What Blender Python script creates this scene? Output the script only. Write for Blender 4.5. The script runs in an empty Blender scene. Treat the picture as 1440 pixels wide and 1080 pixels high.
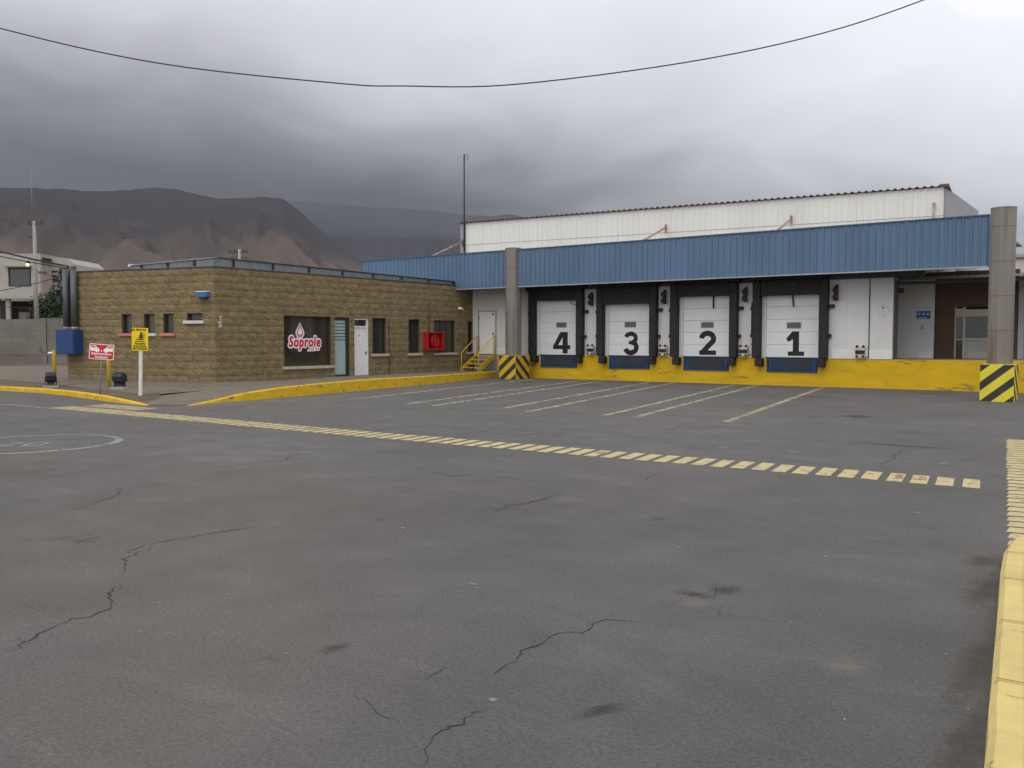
import bpy, bmesh, math, random
from mathutils import Vector, Matrix, noise
random.seed(7)
R = math.radians
sc = bpy.context.scene
col = sc.collection

# ------------------------------------------------------------------ camera
cd = bpy.data.cameras.new('camera'); cam = bpy.data.objects.new('camera', cd); col.objects.link(cam)
cam.location = (0, 0, 1.75); cam.rotation_euler = (R(90 - 2.843), 0, R(35.967))
cd.sensor_width = 36; cd.lens = 31.125; cd.clip_start = .05; cd.clip_end = 40000
sc.camera = cam

# ------------------------------------------------------------------ world: overcast sky
SUN_EL, SUN_HEAD = 52, 188            # heading of the sun, degrees left of +Y (behind the camera)
w = bpy.data.worlds.new('World'); sc.world = w; w.use_nodes = True
nt = w.node_tree; nt.nodes.clear()
def N(t, **k):
    n = nt.nodes.new(t)
    for a, b in k.items(): setattr(n, a, b)
    return n
def lk(a, b): nt.links.new(a, b)
def math_(op, a, b=None, clamp=False):
    n = N('ShaderNodeMath', operation=op); n.use_clamp = clamp
    for i, v in enumerate((a, b)):
        if v is None: continue
        if isinstance(v, (int, float)): n.inputs[i].default_value = v
        else: lk(v, n.inputs[i])
    return n.outputs[0]
tc = N('ShaderNodeTexCoord'); sep = N('ShaderNodeSeparateXYZ'); lk(tc.outputs['Generated'], sep.inputs[0])
sx, sy, sz = sep.outputs
# clouds live on a flat layer overhead: project the direction onto it
el = math_('MAXIMUM', sz, 0.0)
den = math_('ADD', el, 0.22)
comb = N('ShaderNodeCombineXYZ'); lk(math_('DIVIDE', sx, den), comb.inputs[0]); lk(math_('DIVIDE', sy, den), comb.inputs[1])
def cloud(scale, detail, off):
    mp = N('ShaderNodeMapping'); mp.inputs['Location'].default_value = off; lk(comb.outputs[0], mp.inputs[0])
    n = N('ShaderNodeTexNoise'); n.inputs['Scale'].default_value = scale; n.inputs['Detail'].default_value = detail
    n.inputs['Roughness'].default_value = .5; n.inputs['Distortion'].default_value = .35; lk(mp.outputs[0], n.inputs[0]); return n.outputs[0]
n1 = cloud(.75, 4, (3.1, 1.7, .4)); n2 = cloud(2.4, 6, (7.3, 2.2, 1.4))
# the cloud bank piled up against the coastal range (range lies towards heading 58 deg)
dm = math_('ADD', math_('MULTIPLY', sx, -math.sin(R(62))), math_('MULTIPLY', sy, math.cos(R(62))))
t = math_('ADD', math_('MULTIPLY', el, 1.95), math_('MULTIPLY', math_('SUBTRACT', 1.0, dm), .85))
t = math_('ADD', t, math_('MULTIPLY', math_('SUBTRACT', n1, .5), .34))
t = math_('ADD', t, math_('MULTIPLY', math_('SUBTRACT', n2, .5), .20))
ramp = N('ShaderNodeValToRGB'); lk(t, ramp.inputs[0])
cr = ramp.color_ramp; cr.interpolation = 'B_SPLINE'
cr.elements[0].position = .16; cr.elements[0].color = (.050, .051, .061, 1)
cr.elements[1].position = .98; cr.elements[1].color = (.86, .87, .92, 1)
for p, c in ((.33, (.098, .098, .110, 1)), (.50, (.25, .25, .27, 1)), (.68, (.56, .565, .60, 1))):
    e = cr.elements.new(p); e.color = c
sky = N('ShaderNodeTexSky', sky_type='NISHITA'); sky.sun_disc = False
sky.sun_elevation = R(SUN_EL); sky.sun_rotation = R(-SUN_HEAD)
bg1 = N('ShaderNodeBackground'); lk(sky.outputs[0], bg1.inputs[0]); bg1.inputs[1].default_value = .06
bg2 = N('ShaderNodeBackground'); lk(ramp.outputs[0], bg2.inputs[0]); bg2.inputs[1].default_value = 1.0
mx = N('ShaderNodeMixShader'); mx.inputs[0].default_value = .96
lk(bg1.outputs[0], mx.inputs[1]); lk(bg2.outputs[0], mx.inputs[2])
wo = N('ShaderNodeOutputWorld'); lk(mx.outputs[0], wo.inputs[0])

# ------------------------------------------------------------------ sun through the cloud
sd = bpy.data.lights.new('sun', 'SUN'); so = bpy.data.objects.new('sun', sd); col.objects.link(so)
sd.energy = 0.9; sd.angle = R(50); sd.color = (1, .97, .92)
so.location = (10, -20, 40)
so.rotation_euler = (R(90 - SUN_EL), 0, R(SUN_HEAD + 180))

sc.view_settings.view_transform = 'Standard'; sc.view_settings.look = 'None'
sc.view_settings.exposure = 0.28; sc.view_settings.gamma = 1
sc.view_settings.use_curve_mapping = False

# ------------------------------------------------------------------ materials
MATS = {}
def mat(name, c, rough=.8, var=.18, scale=2.5, bump=.15, bscale=40, metal=0, spec=.3, objvar=0.0,
        c2=None, wear=.62, wscale=1.2, streak=None, emit=None, detail=5):
    """noise-varied surface; c2 = second colour (dirt / bare material) that breaks through in noise patches"""
    m = bpy.data.materials.new(name); m.use_nodes = True
    t = m.node_tree; b = t.nodes['Principled BSDF']; L = t.links.new
    def nn(k): return t.nodes.new(k)
    g = nn('ShaderNodeNewGeometry')
    pos = g.outputs['Position']
    if streak:
        mp = nn('ShaderNodeMapping'); mp.inputs['Scale'].default_value = streak; L(pos, mp.inputs[0]); spos = mp.outputs[0]
    else: spos = pos
    n = nn('ShaderNodeTexNoise'); n.inputs['Scale'].default_value = scale; n.inputs['Detail'].default_value = detail
    n.inputs['Roughness'].default_value = .62; L(spos, n.inputs[0])
    mixc = nn('ShaderNodeMix'); mixc.data_type = 'RGBA'
    mixc.inputs['A'].default_value = tuple(x * (1 - var) for x in c) + (1,)
    mixc.inputs['B'].default_value = tuple(min(1, x * (1 + var)) for x in c) + (1,)
    mr = nn('ShaderNodeMapRange'); mr.inputs[1].default_value = .3; mr.inputs[2].default_value = .7
    L(n.outputs[0], mr.inputs[0]); L(mr.outputs[0], mixc.inputs['Factor'])
    out = mixc.outputs['Result']
    if c2:
        n3 = nn('ShaderNodeTexNoise'); n3.inputs['Scale'].default_value = wscale; n3.inputs['Detail'].default_value = 9
        n3.inputs['Roughness'].default_value = .7; L(spos, n3.inputs[0])
        mr2 = nn('ShaderNodeMapRange'); mr2.inputs[1].default_value = wear; mr2.inputs[2].default_value = wear + .07
        L(n3.outputs[0], mr2.inputs[0])
        mc = nn('ShaderNodeMix'); mc.data_type = 'RGBA'; L(mr2.outputs[0], mc.inputs['Factor'])
        L(out, mc.inputs['A']); mc.inputs['B'].default_value = tuple(c2) + (1,); out = mc.outputs['Result']
    if objvar:
        oi = nn('ShaderNodeObjectInfo'); at = nn('ShaderNodeAttribute'); at.attribute_name = 'rnd'
        ad = nn('ShaderNodeMath'); ad.operation = 'ADD'; L(oi.outputs['Random'], ad.inputs[0]); L(at.outputs['Fac'], ad.inputs[1])
        fr = nn('ShaderNodeMath'); fr.operation = 'FRACT'; L(ad.outputs[0], fr.inputs[0])
        m2 = nn('ShaderNodeMapRange'); m2.inputs[3].default_value = 1 - objvar; m2.inputs[4].default_value = 1 + objvar
        L(fr.outputs[0], m2.inputs[0])
        hs = nn('ShaderNodeHueSaturation'); L(m2.outputs[0], hs.inputs['Value']); L(out, hs.inputs['Color']); out = hs.outputs[0]
    L(out, b.inputs['Base Color'])
    b.inputs['Roughness'].default_value = rough; b.inputs['Metallic'].default_value = metal
    b.inputs['Specular IOR Level'].default_value = spec
    if emit:
        b.inputs['Emission Color'].default_value = tuple(emit[:3]) + (1,); b.inputs['Emission Strength'].default_value = emit[3]
    if bump:
        nb = nn('ShaderNodeTexNoise'); nb.inputs['Scale'].default_value = bscale; nb.inputs['Detail'].default_value = 6; L(pos, nb.inputs[0])
        bp = nn('ShaderNodeBump'); bp.inputs['Strength'].default_value = bump; bp.inputs['Distance'].default_value = .02
        L(nb.outputs[0], bp.inputs['Height']); L(bp.outputs[0], b.inputs['Normal'])
    MATS[name] = m; return m

def asphalt():
    m = bpy.data.materials.new('asphalt'); m.use_nodes = True
    t = m.node_tree; b = t.nodes['Principled BSDF']; L = t.links.new
    nn = t.nodes.new
    g = nn('ShaderNodeNewGeometry'); pos = g.outputs['Position']
    def noi(s, d, r=.6, scl=None, rot=0, dist=0):
        p = pos
        if scl:
            mp = nn('ShaderNodeMapping'); mp.inputs['Scale'].default_value = scl; mp.inputs['Rotation'].default_value = (0, 0, rot); L(p, mp.inputs[0]); p = mp.outputs[0]
        n = nn('ShaderNodeTexNoise'); n.inputs['Scale'].default_value = s; n.inputs['Detail'].default_value = d
        n.inputs['Roughness'].default_value = r; n.inputs['Distortion'].default_value = dist; L(p, n.inputs[0]); return n.outputs[0]
    def mr(v, a, b_, c, d):
        k = nn('ShaderNodeMapRange'); k.inputs[1].default_value = a; k.inputs[2].default_value = b_
        k.inputs[3].default_value = c; k.inputs[4].default_value = d; L(v, k.inputs[0]); return k.outputs[0]
    def mul(a, b_):
        k = nn('ShaderNodeMath'); k.operation = 'MULTIPLY'; L(a, k.inputs[0]); L(b_, k.inputs[1]); return k.outputs[0]
    big = mr(noi(.2, 7, .6), .3, .7, .84, 1.16)
    mid = mr(noi(1.3, 6, .65), .3, .72, .88, 1.12)
    fine = mr(noi(42, 5, .8), .25, .75, .56, 1.46)
    grain = mr(noi(190, 2, .6), .25, .75, .62, 1.4)
    # dusty sweeps left by turning tyres
    tyre = mr(noi(.8, 8, .66, (.45, 1.2, 1), R(14), 1.4), .52, .74, .98, 1.2)
    oil = mr(noi(1.1, 7, .6), .65, .74, 1.0, .66)
    v = mul(mul(mul(big, mid), mul(fine, grain)), mul(tyre, oil))
    tint = nn('ShaderNodeMix'); tint.data_type = 'RGBA'
    tint.inputs['A'].default_value = (.114, .110, .105, 1); tint.inputs['B'].default_value = (.124, .114, .104, 1)
    L(mr(noi(.12, 4), .4, .62, 0, 1), tint.inputs['Factor'])
    vm = nn('ShaderNodeVectorMath'); vm.operation = 'SCALE'; L(tint.outputs['Result'], vm.inputs[0]); L(v, vm.inputs['Scale'])
    # pale stone chips showing in the surface
    vo = nn('ShaderNodeTexVoronoi'); vo.inputs['Scale'].default_value = 9; L(pos, vo.inputs[0])
    chip = mr(vo.outputs['Distance'], .035, .06, 1, 0)
    sepc = nn('ShaderNodeSeparateColor'); L(vo.outputs['Color'], sepc.inputs[0])
    chip = mul(chip, mr(sepc.outputs[0], .93, .935, 0, 1))
    mc = nn('ShaderNodeMix'); mc.data_type = 'RGBA'; L(chip, mc.inputs['Factor']); L(vm.outputs[0], mc.inputs['A']); mc.inputs['B'].default_value = (.42, .40, .37, 1)
    L(mc.outputs['Result'], b.inputs['Base Color'])
    b.inputs['Roughness'].default_value = .86; b.inputs['Specular IOR Level'].default_value = .22
    bp = nn('ShaderNodeBump'); bp.inputs['Strength'].default_value = .9; bp.inputs['Distance'].default_value = .008
    L(noi(120, 5, .7), bp.inputs['Height'])
    bp2 = nn('ShaderNodeBump'); bp2.inputs['Strength'].default_value = .25; bp2.inputs['Distance'].default_value = .05
    L(noi(1.6, 4, .6), bp2.inputs['Height']); L(bp.outputs[0], bp2.inputs['Normal']); L(bp2.outputs[0], b.inputs['Normal'])
    MATS['asphalt'] = m
asphalt()

def worn_paint(name, c, keep=.5, scale=5.0):
    """flat road paint worn through to the asphalt (transparent where it is gone)"""
    m = bpy.data.materials.new(name); m.use_nodes = True
    t = m.node_tree; b = t.nodes['Principled BSDF']; L = t.links.new; nn = t.nodes.new
    g = nn('ShaderNodeNewGeometry')
    def noi(s, d):
        n = nn('ShaderNodeTexNoise'); n.inputs['Scale'].default_value = s; n.inputs['Detail'].default_value = d
        n.inputs['Roughness'].default_value = .7; L(g.outputs['Position'], n.inputs[0]); return n.outputs[0]
    k = nn('ShaderNodeMapRange'); k.inputs[1].default_value = keep; k.inputs[2].default_value = keep + .16
    k.inputs[3].default_value = .95; k.inputs[4].default_value = .15; L(noi(scale, 9), k.inputs[0])
    mix = nn('ShaderNodeMix'); mix.data_type = 'RGBA'; L(noi(3, 5), mix.inputs['Factor'])
    mix.inputs['A'].default_value = tuple(x * .72 for x in c) + (1,); mix.inputs['B'].default_value = tuple(min(1, x * 1.15) for x in c) + (1,)
    L(mix.outputs['Result'], b.inputs['Base Color']); b.inputs['Roughness'].default_value = .8; b.inputs['Specular IOR Level'].default_value = .2
    L(k.outputs[0], b.inputs['Alpha'])
    MATS[name] = m

def glass(name, c, see=.35, rough=.04):
    m = bpy.data.materials.new(name); m.use_nodes = True
    t = m.node_tree; b = t.nodes['Principled BSDF']
    b.inputs['Base Color'].default_value = tuple(c) + (1,); b.inputs['Roughness'].default_value = rough
    b.inputs['Specular IOR Level'].default_value = .9; b.inputs['Alpha'].default_value = 1 - see
    MATS[name] = m

YEL = (.64, .40, .012); YPALE = (.70, .55, .20)
mat('yellow_wall', YEL, .75, .14, 1.2, .12, 25, c2=(.20, .145, .06), wear=.585, wscale=2.0, streak=(.5, .5, 2.2))
mat('yellow_kerb', (.66, .42, .02), .75, .16, 2.5, .3, 25, c2=(.16, .125, .07), wear=.585, wscale=2.8, streak=(1, 1, 2.2))
mat('pale_yellow_kerb', (.60, .47, .18), .85, .14, 3, .35, 40, c2=(.27, .22, .13), wear=.60, wscale=5, detail=8)
mat('yellow_rail', (.60, .40, .04), .5, .12, 5, .05, c2=(.2, .11, .04), wear=.68, wscale=4)
mat('stripe_yellow', (.66, .42, .02), .7, .12, 3, .1, c2=(.12, .10, .07), wear=.62, wscale=3)
mat('stripe_lemon', (.74, .62, .045), .65, .08, 3, .1, c2=(.14, .12, .07), wear=.64, wscale=3)
mat('stripe_black', (.045, .043, .043), .7, .25, 3, .1)
worn_paint('paint_yellow', (.58, .48, .25), .52, 6)
worn_paint('paint_line', (.46, .40, .24), .44, 3)
worn_paint('paint_white', (.32, .31, .29), .46, 3)
worn_paint('paint_ghost', (.22, .21, .185), .36, 2)
worn_paint('paint_red', (.36, .20, .13), .42, 8)
mat('crack', (.042, .039, .036), 1, .2, 8, 0)
mat('block', (.222, .170, .088), .95, .22, 3.0, 1.0, 30, objvar=.07, c2=(.30, .235, .135), wear=.62, wscale=5, detail=9)
mat('mortar', (.135, .103, .056), 1, .2, 6, .3, 40)
mat('sill', (.46, .42, .35), .85, .15, 4, .2)
mat('sill_white', (.62, .60, .55), .8, .12, 4, .2)
mat('sill_red', (.52, .20, .15), .8, .2, 6, .2)
mat('frame_bronze', (.075, .062, .048), .45, .15, 5, 0, metal=.3)
mat('frame_dark', (.035, .035, .037), .45, .15, 5, 0)
glass('window_glass', (.065, .056, .046), .50)
glass('far_glass', (.03, .034, .04), .0, .1)
mat('interior', (.20, .165, .11), .9, .15, 2, 0)
mat('blind', (.16, .15, .13), .8, .15, 2, 0)
mat('curtain', (.65, .64, .60), .8, .15, 2, 0)
mat('frosted', (.36, .46, .45), .35, .06, 2, 0, spec=.5)
mat('white_door', (.76, .76, .74), .5, .05, 2, .03, c2=(.50, .48, .44), wear=.70, wscale=3)
mat('panel_white', (.66, .655, .63), .55, .07, .8, .03, c2=(.48, .46, .42), wear=.70, wscale=1.5, streak=(1, 1, .25))
mat('hall_white', (.70, .69, .64), .5, .05, .6, .03, objvar=.01, c2=(.50, .43, .32), wear=.72, wscale=1.6, streak=(1, 1, .18))
mat('hall_grey', (.30, .30, .31), .6, .1, .6, .03)
mat('dock_white', (.72, .73, .72), .45, .06, 1.2, .02, objvar=.03, c2=(.54, .53, .50), wear=.66, wscale=1.6, streak=(1, 1, .3))
mat('plinth_white', (.72, .72, .70), .6, .06, 2, .05)
mat('fascia_blue', (.092, .160, .255), .38, .10, .9, .03, objvar=.05, spec=.5, c2=(.118, .190, .290), wear=.62, wscale=1.0, streak=(1, 1, .3))
mat('flashing_blue', (.085, .14, .22), .5, .15, 2, .03)
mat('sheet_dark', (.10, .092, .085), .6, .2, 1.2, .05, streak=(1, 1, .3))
mat('sheet_grey', (.36, .36, .36), .55, .15, 1.2, .05, c2=(.22, .20, .18), wear=.66, streak=(1, 1, .3))
mat('galv', (.20, .225, .24), .5, .15, 2.5, .05, metal=.3, c2=(.12, .11, .10), wear=.66)
mat('rust', (.34, .20, .14), .85, .35, 6, .2, c2=(.52, .45, .40), wear=.52, wscale=5)
mat('rust_edge', (.16, .11, .08), .85, .3, 4, .2)
mat('rubber', (.022, .021, .023), .65, .25, 4, .15, 30, spec=.35)
mat('rubber_worn', (.055, .048, .042), .75, .3, 5, .2)
mat('dark_metal', (.03, .028, .027), .5, .3, 6, .05)
mat('leveller_blue', (.018, .065, .20), .5, .2, 3, .1, c2=(.04, .04, .05), wear=.62)
mat('leveller_steel', (.034, .038, .048), .6, .25, 3, .1, c2=(.022, .045, .10), wear=.56)
mat('number_black', (.018, .02, .02), .55, .1, 4, 0)
mat('door_window', (.12, .125, .12), .3, .1, 6, 0)
mat('bracket_brown', (.040, .026, .022), .7, .3, 5, .1)
mat('cream', (.58, .52, .42), .6, .1, 6, .05)
mat('concrete_col', (.215, .188, .158), .42, .18, 2.0, .08, 20, spec=.6, c2=(.145, .122, .100), wear=.50, wscale=1.3, streak=(2.2, 2.2, .10))
mat('concrete', (.34, .325, .30), .9, .15, 1.2, .2, 25)
mat('fence_concrete', (.19, .172, .15), .95, .18, .8, .2, 25, objvar=.07, c2=(.12, .108, .092), wear=.60, wscale=.8)
mat('paving', (.165, .138, .105), .95, .14, 1.6, .3, 40, c2=(.115, .10, .083), wear=.56, wscale=.9)
mat('dirt', (.125, .096, .066), 1, .28, 1.1, .6, 18, c2=(.15, .125, .095), wear=.60, wscale=2.5)
mat('ground_far', (.26, .21, .16), 1, .2, .02, 0)
mat('brown_wall', (.105, .07, .048), .9, .15, 1.5, .2, 25)
mat('alu_cream', (.45, .42, .33), .5, .08, 4, 0)
mat('blue_box', (.022, .066, .18), .5, .1, 3, .04, c2=(.09, .15, .28), wear=.68)
mat('lamp_blue', (.05, .17, .36), .45, .1, 4, 0)
mat('conduit', (.11, .112, .118), .5, .15, 4, .05, metal=.3)
mat('red_paint', (.50, .018, .022), .4, .1, 4, 0)
mat('red_dark', (.30, .012, .015), .5, .1, 4, 0)
mat('sign_red', (.62, .03, .035), .45, .06, 4, 0)
mat('sign_white', (.88, .87, .85), .5, .04, 4, 0)
mat('sign_yellow', (.86, .61, .01), .5, .06, 4, 0)
mat('sign_black', (.02, .02, .02), .5, .1, 4, 0)
mat('sign_blue', (.03, .13, .40), .5, .08, 4, 0)
mat('sign_lightblue', (.30, .46, .70), .5, .08, 4, 0)
mat('logo_red', (.60, .022, .06), .4, .04, 4, 0)
mat('logo_pink', (.80, .45, .56), .4, .04, 4, 0)
mat('post_white', (.70, .69, .65), .6, .08, 4, .05, c2=(.45, .42, .36), wear=.68, wscale=4)
mat('post_steel', (.24, .22, .20), .6, .2, 6, .05)
mat('lamp_body', (.03, .032, .038), .5, .2, 6, .05)
mat('pole_concrete', (.33, .31, .28), .9, .12, 1, .1)
mat('pole_wood', (.12, .09, .07), .9, .2, 2, .2)
mat('cable', (.012, .012, .012), .6, .1, 4, 0)
mat('house_wall', (.40, .375, .325), .9, .1, .5, .1, 10)
mat('house_wall_shade', (.33, .31, .27), .9, .1, .5, .1, 10)  # darker copy of house_wall: shade put into the colour
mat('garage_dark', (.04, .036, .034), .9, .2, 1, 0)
mat('leaf', (.032, .058, .022), .7, .35, 1.5, 0, objvar=.2)
mat('bark', (.10, .075, .055), .95, .2, 3, .3)
mat('car_paint', (.035, .04, .045), .3, .05, 3, 0, spec=.5)
mat('tyre', (.02, .02, .02), .8, .1, 5, 0)
mat('tail_red', (.5, .02, .02), .3, .05, 4, 0, emit=(1, .05, .03, 1.2))
mat('lamp_glow', (1, .8, .5), .4, .02, 4, 0, emit=(1, .66, .28, 9))

def mountain_mat():
    m = bpy.data.materials.new('mountain'); m.use_nodes = True
    t = m.node_tree; b = t.nodes['Principled BSDF']; L = t.links.new; nn = t.nodes.new
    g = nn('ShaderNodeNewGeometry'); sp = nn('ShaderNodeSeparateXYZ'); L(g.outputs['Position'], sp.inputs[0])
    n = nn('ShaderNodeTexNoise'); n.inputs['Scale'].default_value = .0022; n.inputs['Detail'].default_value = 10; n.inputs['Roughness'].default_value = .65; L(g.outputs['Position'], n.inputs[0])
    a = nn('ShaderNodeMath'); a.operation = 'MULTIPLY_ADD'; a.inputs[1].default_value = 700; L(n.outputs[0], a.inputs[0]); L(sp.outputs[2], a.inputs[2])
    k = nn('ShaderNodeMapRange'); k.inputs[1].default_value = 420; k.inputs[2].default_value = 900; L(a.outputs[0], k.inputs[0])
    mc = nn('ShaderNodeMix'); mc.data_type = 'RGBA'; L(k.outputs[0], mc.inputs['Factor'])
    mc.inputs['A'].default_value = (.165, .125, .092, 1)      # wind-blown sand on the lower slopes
    mc.inputs['B'].default_value = (.052, .046, .047, 1)      # bare rock above, the shade of the clouds painted into its tone
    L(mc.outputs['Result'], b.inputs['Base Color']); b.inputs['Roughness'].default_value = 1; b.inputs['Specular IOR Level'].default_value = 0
    MATS['mountain'] = m
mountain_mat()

# ------------------------------------------------------------------ building helpers
WLOC = {}
class F:
    """a wall frame: u runs along the wall, d points out of it, z is up"""
    def __init__(s, o=(0, 0, 0), u=(1, 0, 0), d=(0, 1, 0)):
        s.o = Vector(o); s.u = Vector(u).normalized(); s.d = Vector(d).normalized(); s.z = Vector((0, 0, 1))
    def __call__(s, u, d, z): return s.o + s.u * u + s.d * d + s.z * z
WORLD = F()
class MB:
    def __init__(s, f=WORLD): s.v = []; s.f = []; s.fr = f; s.sm = []
    def add(s, vs, fs, smooth=False):
        b = len(s.v); s.v += [s.fr(*p) for p in vs]
        for f in fs: s.f.append([b + i for i in f]); s.sm.append(smooth)
        return s
    def box(s, u0, u1, d0, d1, z0, z1):
        return s.add([(u0, d0, z0), (u1, d0, z0), (u1, d1, z0), (u0, d1, z0), (u0, d0, z1), (u1, d0, z1), (u1, d1, z1), (u0, d1, z1)],
                     [(0, 3, 2, 1), (4, 5, 6, 7), (0, 1, 5, 4), (1, 2, 6, 5), (2, 3, 7, 6), (3, 0, 4, 7)])
    def prism(s, poly, d0, d1):
        """polygon in (u, z), given thickness along d"""
        n = len(poly)
        return s.add([(u, d0, z) for u, z in poly] + [(u, d1, z) for u, z in poly],
                     [list(range(n)), list(range(2 * n - 1, n - 1, -1))] + [(i, (i + 1) % n, n + (i + 1) % n, n + i) for i in range(n)])
    def tube(s, path, r, seg=8, smooth=True, caps=True):
        P = [Vector(p) for p in path]; rs = r if isinstance(r, (list, tuple)) else [r] * len(P)
        vs = []; fs = []
        up = None
        for i, p in enumerate(P):
            a = P[max(0, i - 1)]; c = P[min(len(P) - 1, i + 1)]; t = (c - a).normalized()
            if up is None: up = Vector((0, 0, 1)) if abs(t.z) < .9 else Vector((1, 0, 0))
            x = t.cross(up).normalized(); y = x.cross(t).normalized(); up = y
            for k in range(seg):
                q = 2 * math.pi * k / seg; vs.append(tuple(p + (x * math.cos(q) + y * math.sin(q)) * rs[i]))
        for i in range(len(P) - 1):
            for k in range(seg):
                a = i * seg + k; b_ = i * seg + (k + 1) % seg; fs.append((a, b_, b_ + seg, a + seg))
        s.add(vs, fs, smooth)
        if caps:
            n = len(P) * seg; b = len(s.v) - n
            s.f.append([b + k for k in range(seg)]); s.sm.append(False)
            s.f.append([b + n - seg + k for k in range(seg)][::-1]); s.sm.append(False)
        return s
    def sheet(s, pts, fs, smooth=False): return s.add(pts, fs, smooth)
    def ribbon(s, path, wdt, d0, d1, closed=False):
        """stroke of constant width along a polyline in (u, z), with thickness along d"""
        n = len(path); l = []; r = []
        for i in range(n):
            a = Vector(path[max(0, i - 1)]); c = Vector(path[min(n - 1, i + 1)]); t = (c - a).normalized(); nrm = Vector((-t.y, t.x)) * wdt / 2
            p = Vector(path[i]); l.append(p + nrm); r.append(p - nrm)
        vs = [(q.x, dd, q.y) for dd in (d0, d1) for q in l + r]
        m = 2 * n; fs = []
        for i in range(n - 1):
            fs += [(i, i + 1, n + i + 1, n + i), (m + i, m + n + i, m + n + i + 1, m + i + 1), (i, m + i, m + i + 1, i + 1), (n + i, n + i + 1, m + n + i + 1, m + n + i)]
        fs += [(0, n, m + n, m), (n - 1, m + n - 1, m + 2 * n - 1, 2 * n - 1)]
        return s.add(vs, fs)
    def build(s, name, m, parent=None, bevel=0, recalc=True, label=None):
        v = s.v
        lo = [min(p[i] for p in v) for i in range(3)]; hi = [max(p[i] for p in v) for i in range(3)]
        c = Vector([(lo[i] + hi[i]) / 2 for i in range(3)]); 
        me = bpy.data.meshes.new(name); me.from_pydata([tuple(p - c) for p in v], [], s.f)
        me.polygons.foreach_set('use_smooth', s.sm)
        if recalc:
            bm = bmesh.new(); bm.from_mesh(me); bmesh.ops.recalc_face_normals(bm, faces=bm.faces); bm.to_mesh(me); bm.free()
        me.materials.append(MATS[m] if isinstance(m, str) else m)
        o = bpy.data.objects.new(name, me); col.objects.link(o); WLOC[o.name] = c.copy()
        put(o, c, parent)
        if bevel:
            b = o.modifiers.new('bevel', 'BEVEL'); b.width = bevel; b.segments = 2; b.limit_method = 'ANGLE'
        if label: o['label'] = label
        return o
def put(o, c, parent):
    c = Vector(c)
    if parent: o.parent = parent; o.location = c - WLOC[parent.name]
    else: o.location = c
    WLOC[o.name] = c.copy()
def tag(o, label, cat, group=None):
    o['label'] = label; o['category'] = cat
    if group: o['group'] = group
    return o
def thing(name, loc, label, cat, group=None):
    o = bpy.data.objects.new(name, None); col.objects.link(o); o.empty_display_size = .2
    o.location = loc; WLOC[o.name] = Vector(loc); return tag(o, label, cat, group)
def structure(o): o['kind'] = 'structure'; return o
def share(name, me, loc, parent, rz=0, scale=(1, 1, 1)):
    o = bpy.data.objects.new(name, me); col.objects.link(o); put(o, loc, parent)
    o.rotation_euler = (0, 0, rz); o.scale = scale; return o
def text_part(name, s, size, m, parent, fr, u, d, z, offset=0, shear=0, ext=.002, align='CENTER', sx=1, res=3, space=1):
    """lettering as a thin mesh: u, z = centre of the baseline, in wall frame fr"""
    cu = bpy.data.curves.new('t', 'FONT'); cu.body = s; cu.size = size; cu.offset = offset; cu.shear = shear; cu.extrude = ext
    cu.align_x = align; cu.space_character = space; cu.resolution_u = res
    to = bpy.data.objects.new('t', cu); col.objects.link(to)
    me = bpy.data.meshes.new_from_object(to.evaluated_get(bpy.context.evaluated_depsgraph_get()))
    col.objects.unlink(to); bpy.data.objects.remove(to)
    b = MB(fr); b.add([(u + p.co.x * sx, d + p.co.z, z + p.co.y) for p in me.vertices], [list(p.vertices) for p in me.polygons])
    return b.build(name, m, parent)
def lerp(a, b, t): return a + (b - a) * t
def interp(tab, x):
    if x <= tab[0][0]: return tab[0][1]
    for (a, b), (c, d) in zip(tab, tab[1:]):
        if x <= c: return lerp(b, d, (x - a) / (c - a))
    return tab[-1][1]

DOCK = F((0, 33.6, 0), (1, 0, 0), (0, -1, 0))          # dock face: u = X, d towards the yard
OFF = F((-26.7, 0, 0), (0, 1, 0), (1, 0, 0))           # office front: u = Y
OL = F((-26.7, 19.08, 0), (-.967, -.254, 0), (.254, -.967, 0))   # office end wall: u = distance from the corner

# ================================================================== GROUND
g = MB().sheet([(-6950, -6950, -.03), (6950, -6950, -.03), (6950, 6950, -.03), (-6950, 6950, -.03)], [(0, 1, 2, 3)]).build('ground', 'ground_far')
structure(g)
nx, ny = 40, 34
pts = [(lerp(-75, 40, i / nx), lerp(-25, 60, j / ny), 0) for j in range(ny + 1) for i in range(nx + 1)]
yard = structure(MB().sheet(pts, [(j * (nx + 1) + i, j * (nx + 1) + i + 1, (j + 1) * (nx + 1) + i + 1, (j + 1) * (nx + 1) + i) for j in range(ny) for i in range(nx)]).build('asphalt_yard', 'asphalt'))

def flat(name, poly, m, z=.004):
    return MB().sheet([(x, y, z) for x, y in poly], [tuple(range(len(poly)))]).build(name, m, yard)
# dashed line across the yard: slats of paint leaning with the parking lines
k = -0.137
i = 0; x = -1.62
while x > -23.0:
    yb = interp([(-23, 11.35), (-12, 11.30), (-6, 11.45), (-1.5, 11.62)], x) + random.uniform(-.02, .02)
    h = .74; wd = .195 + random.uniform(-.012, .012)
    m_ = 'paint_yellow'
    flat('painted_dash', [(x - wd, yb), (x, yb + .01), (x + k * h, yb + h), (x - wd + k * h, yb + h - .01)], m_)
    if random.random() < .12 and x > -14:
        flat('red_paint_mark', [(x - wd * .8, yb + .3), (x - wd * .3, yb + .3), (x - wd * .3 + k * .4, yb + .62), (x - wd * .8 + k * .3, yb + .6)], 'paint_red', .007)
    x -= .286
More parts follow.
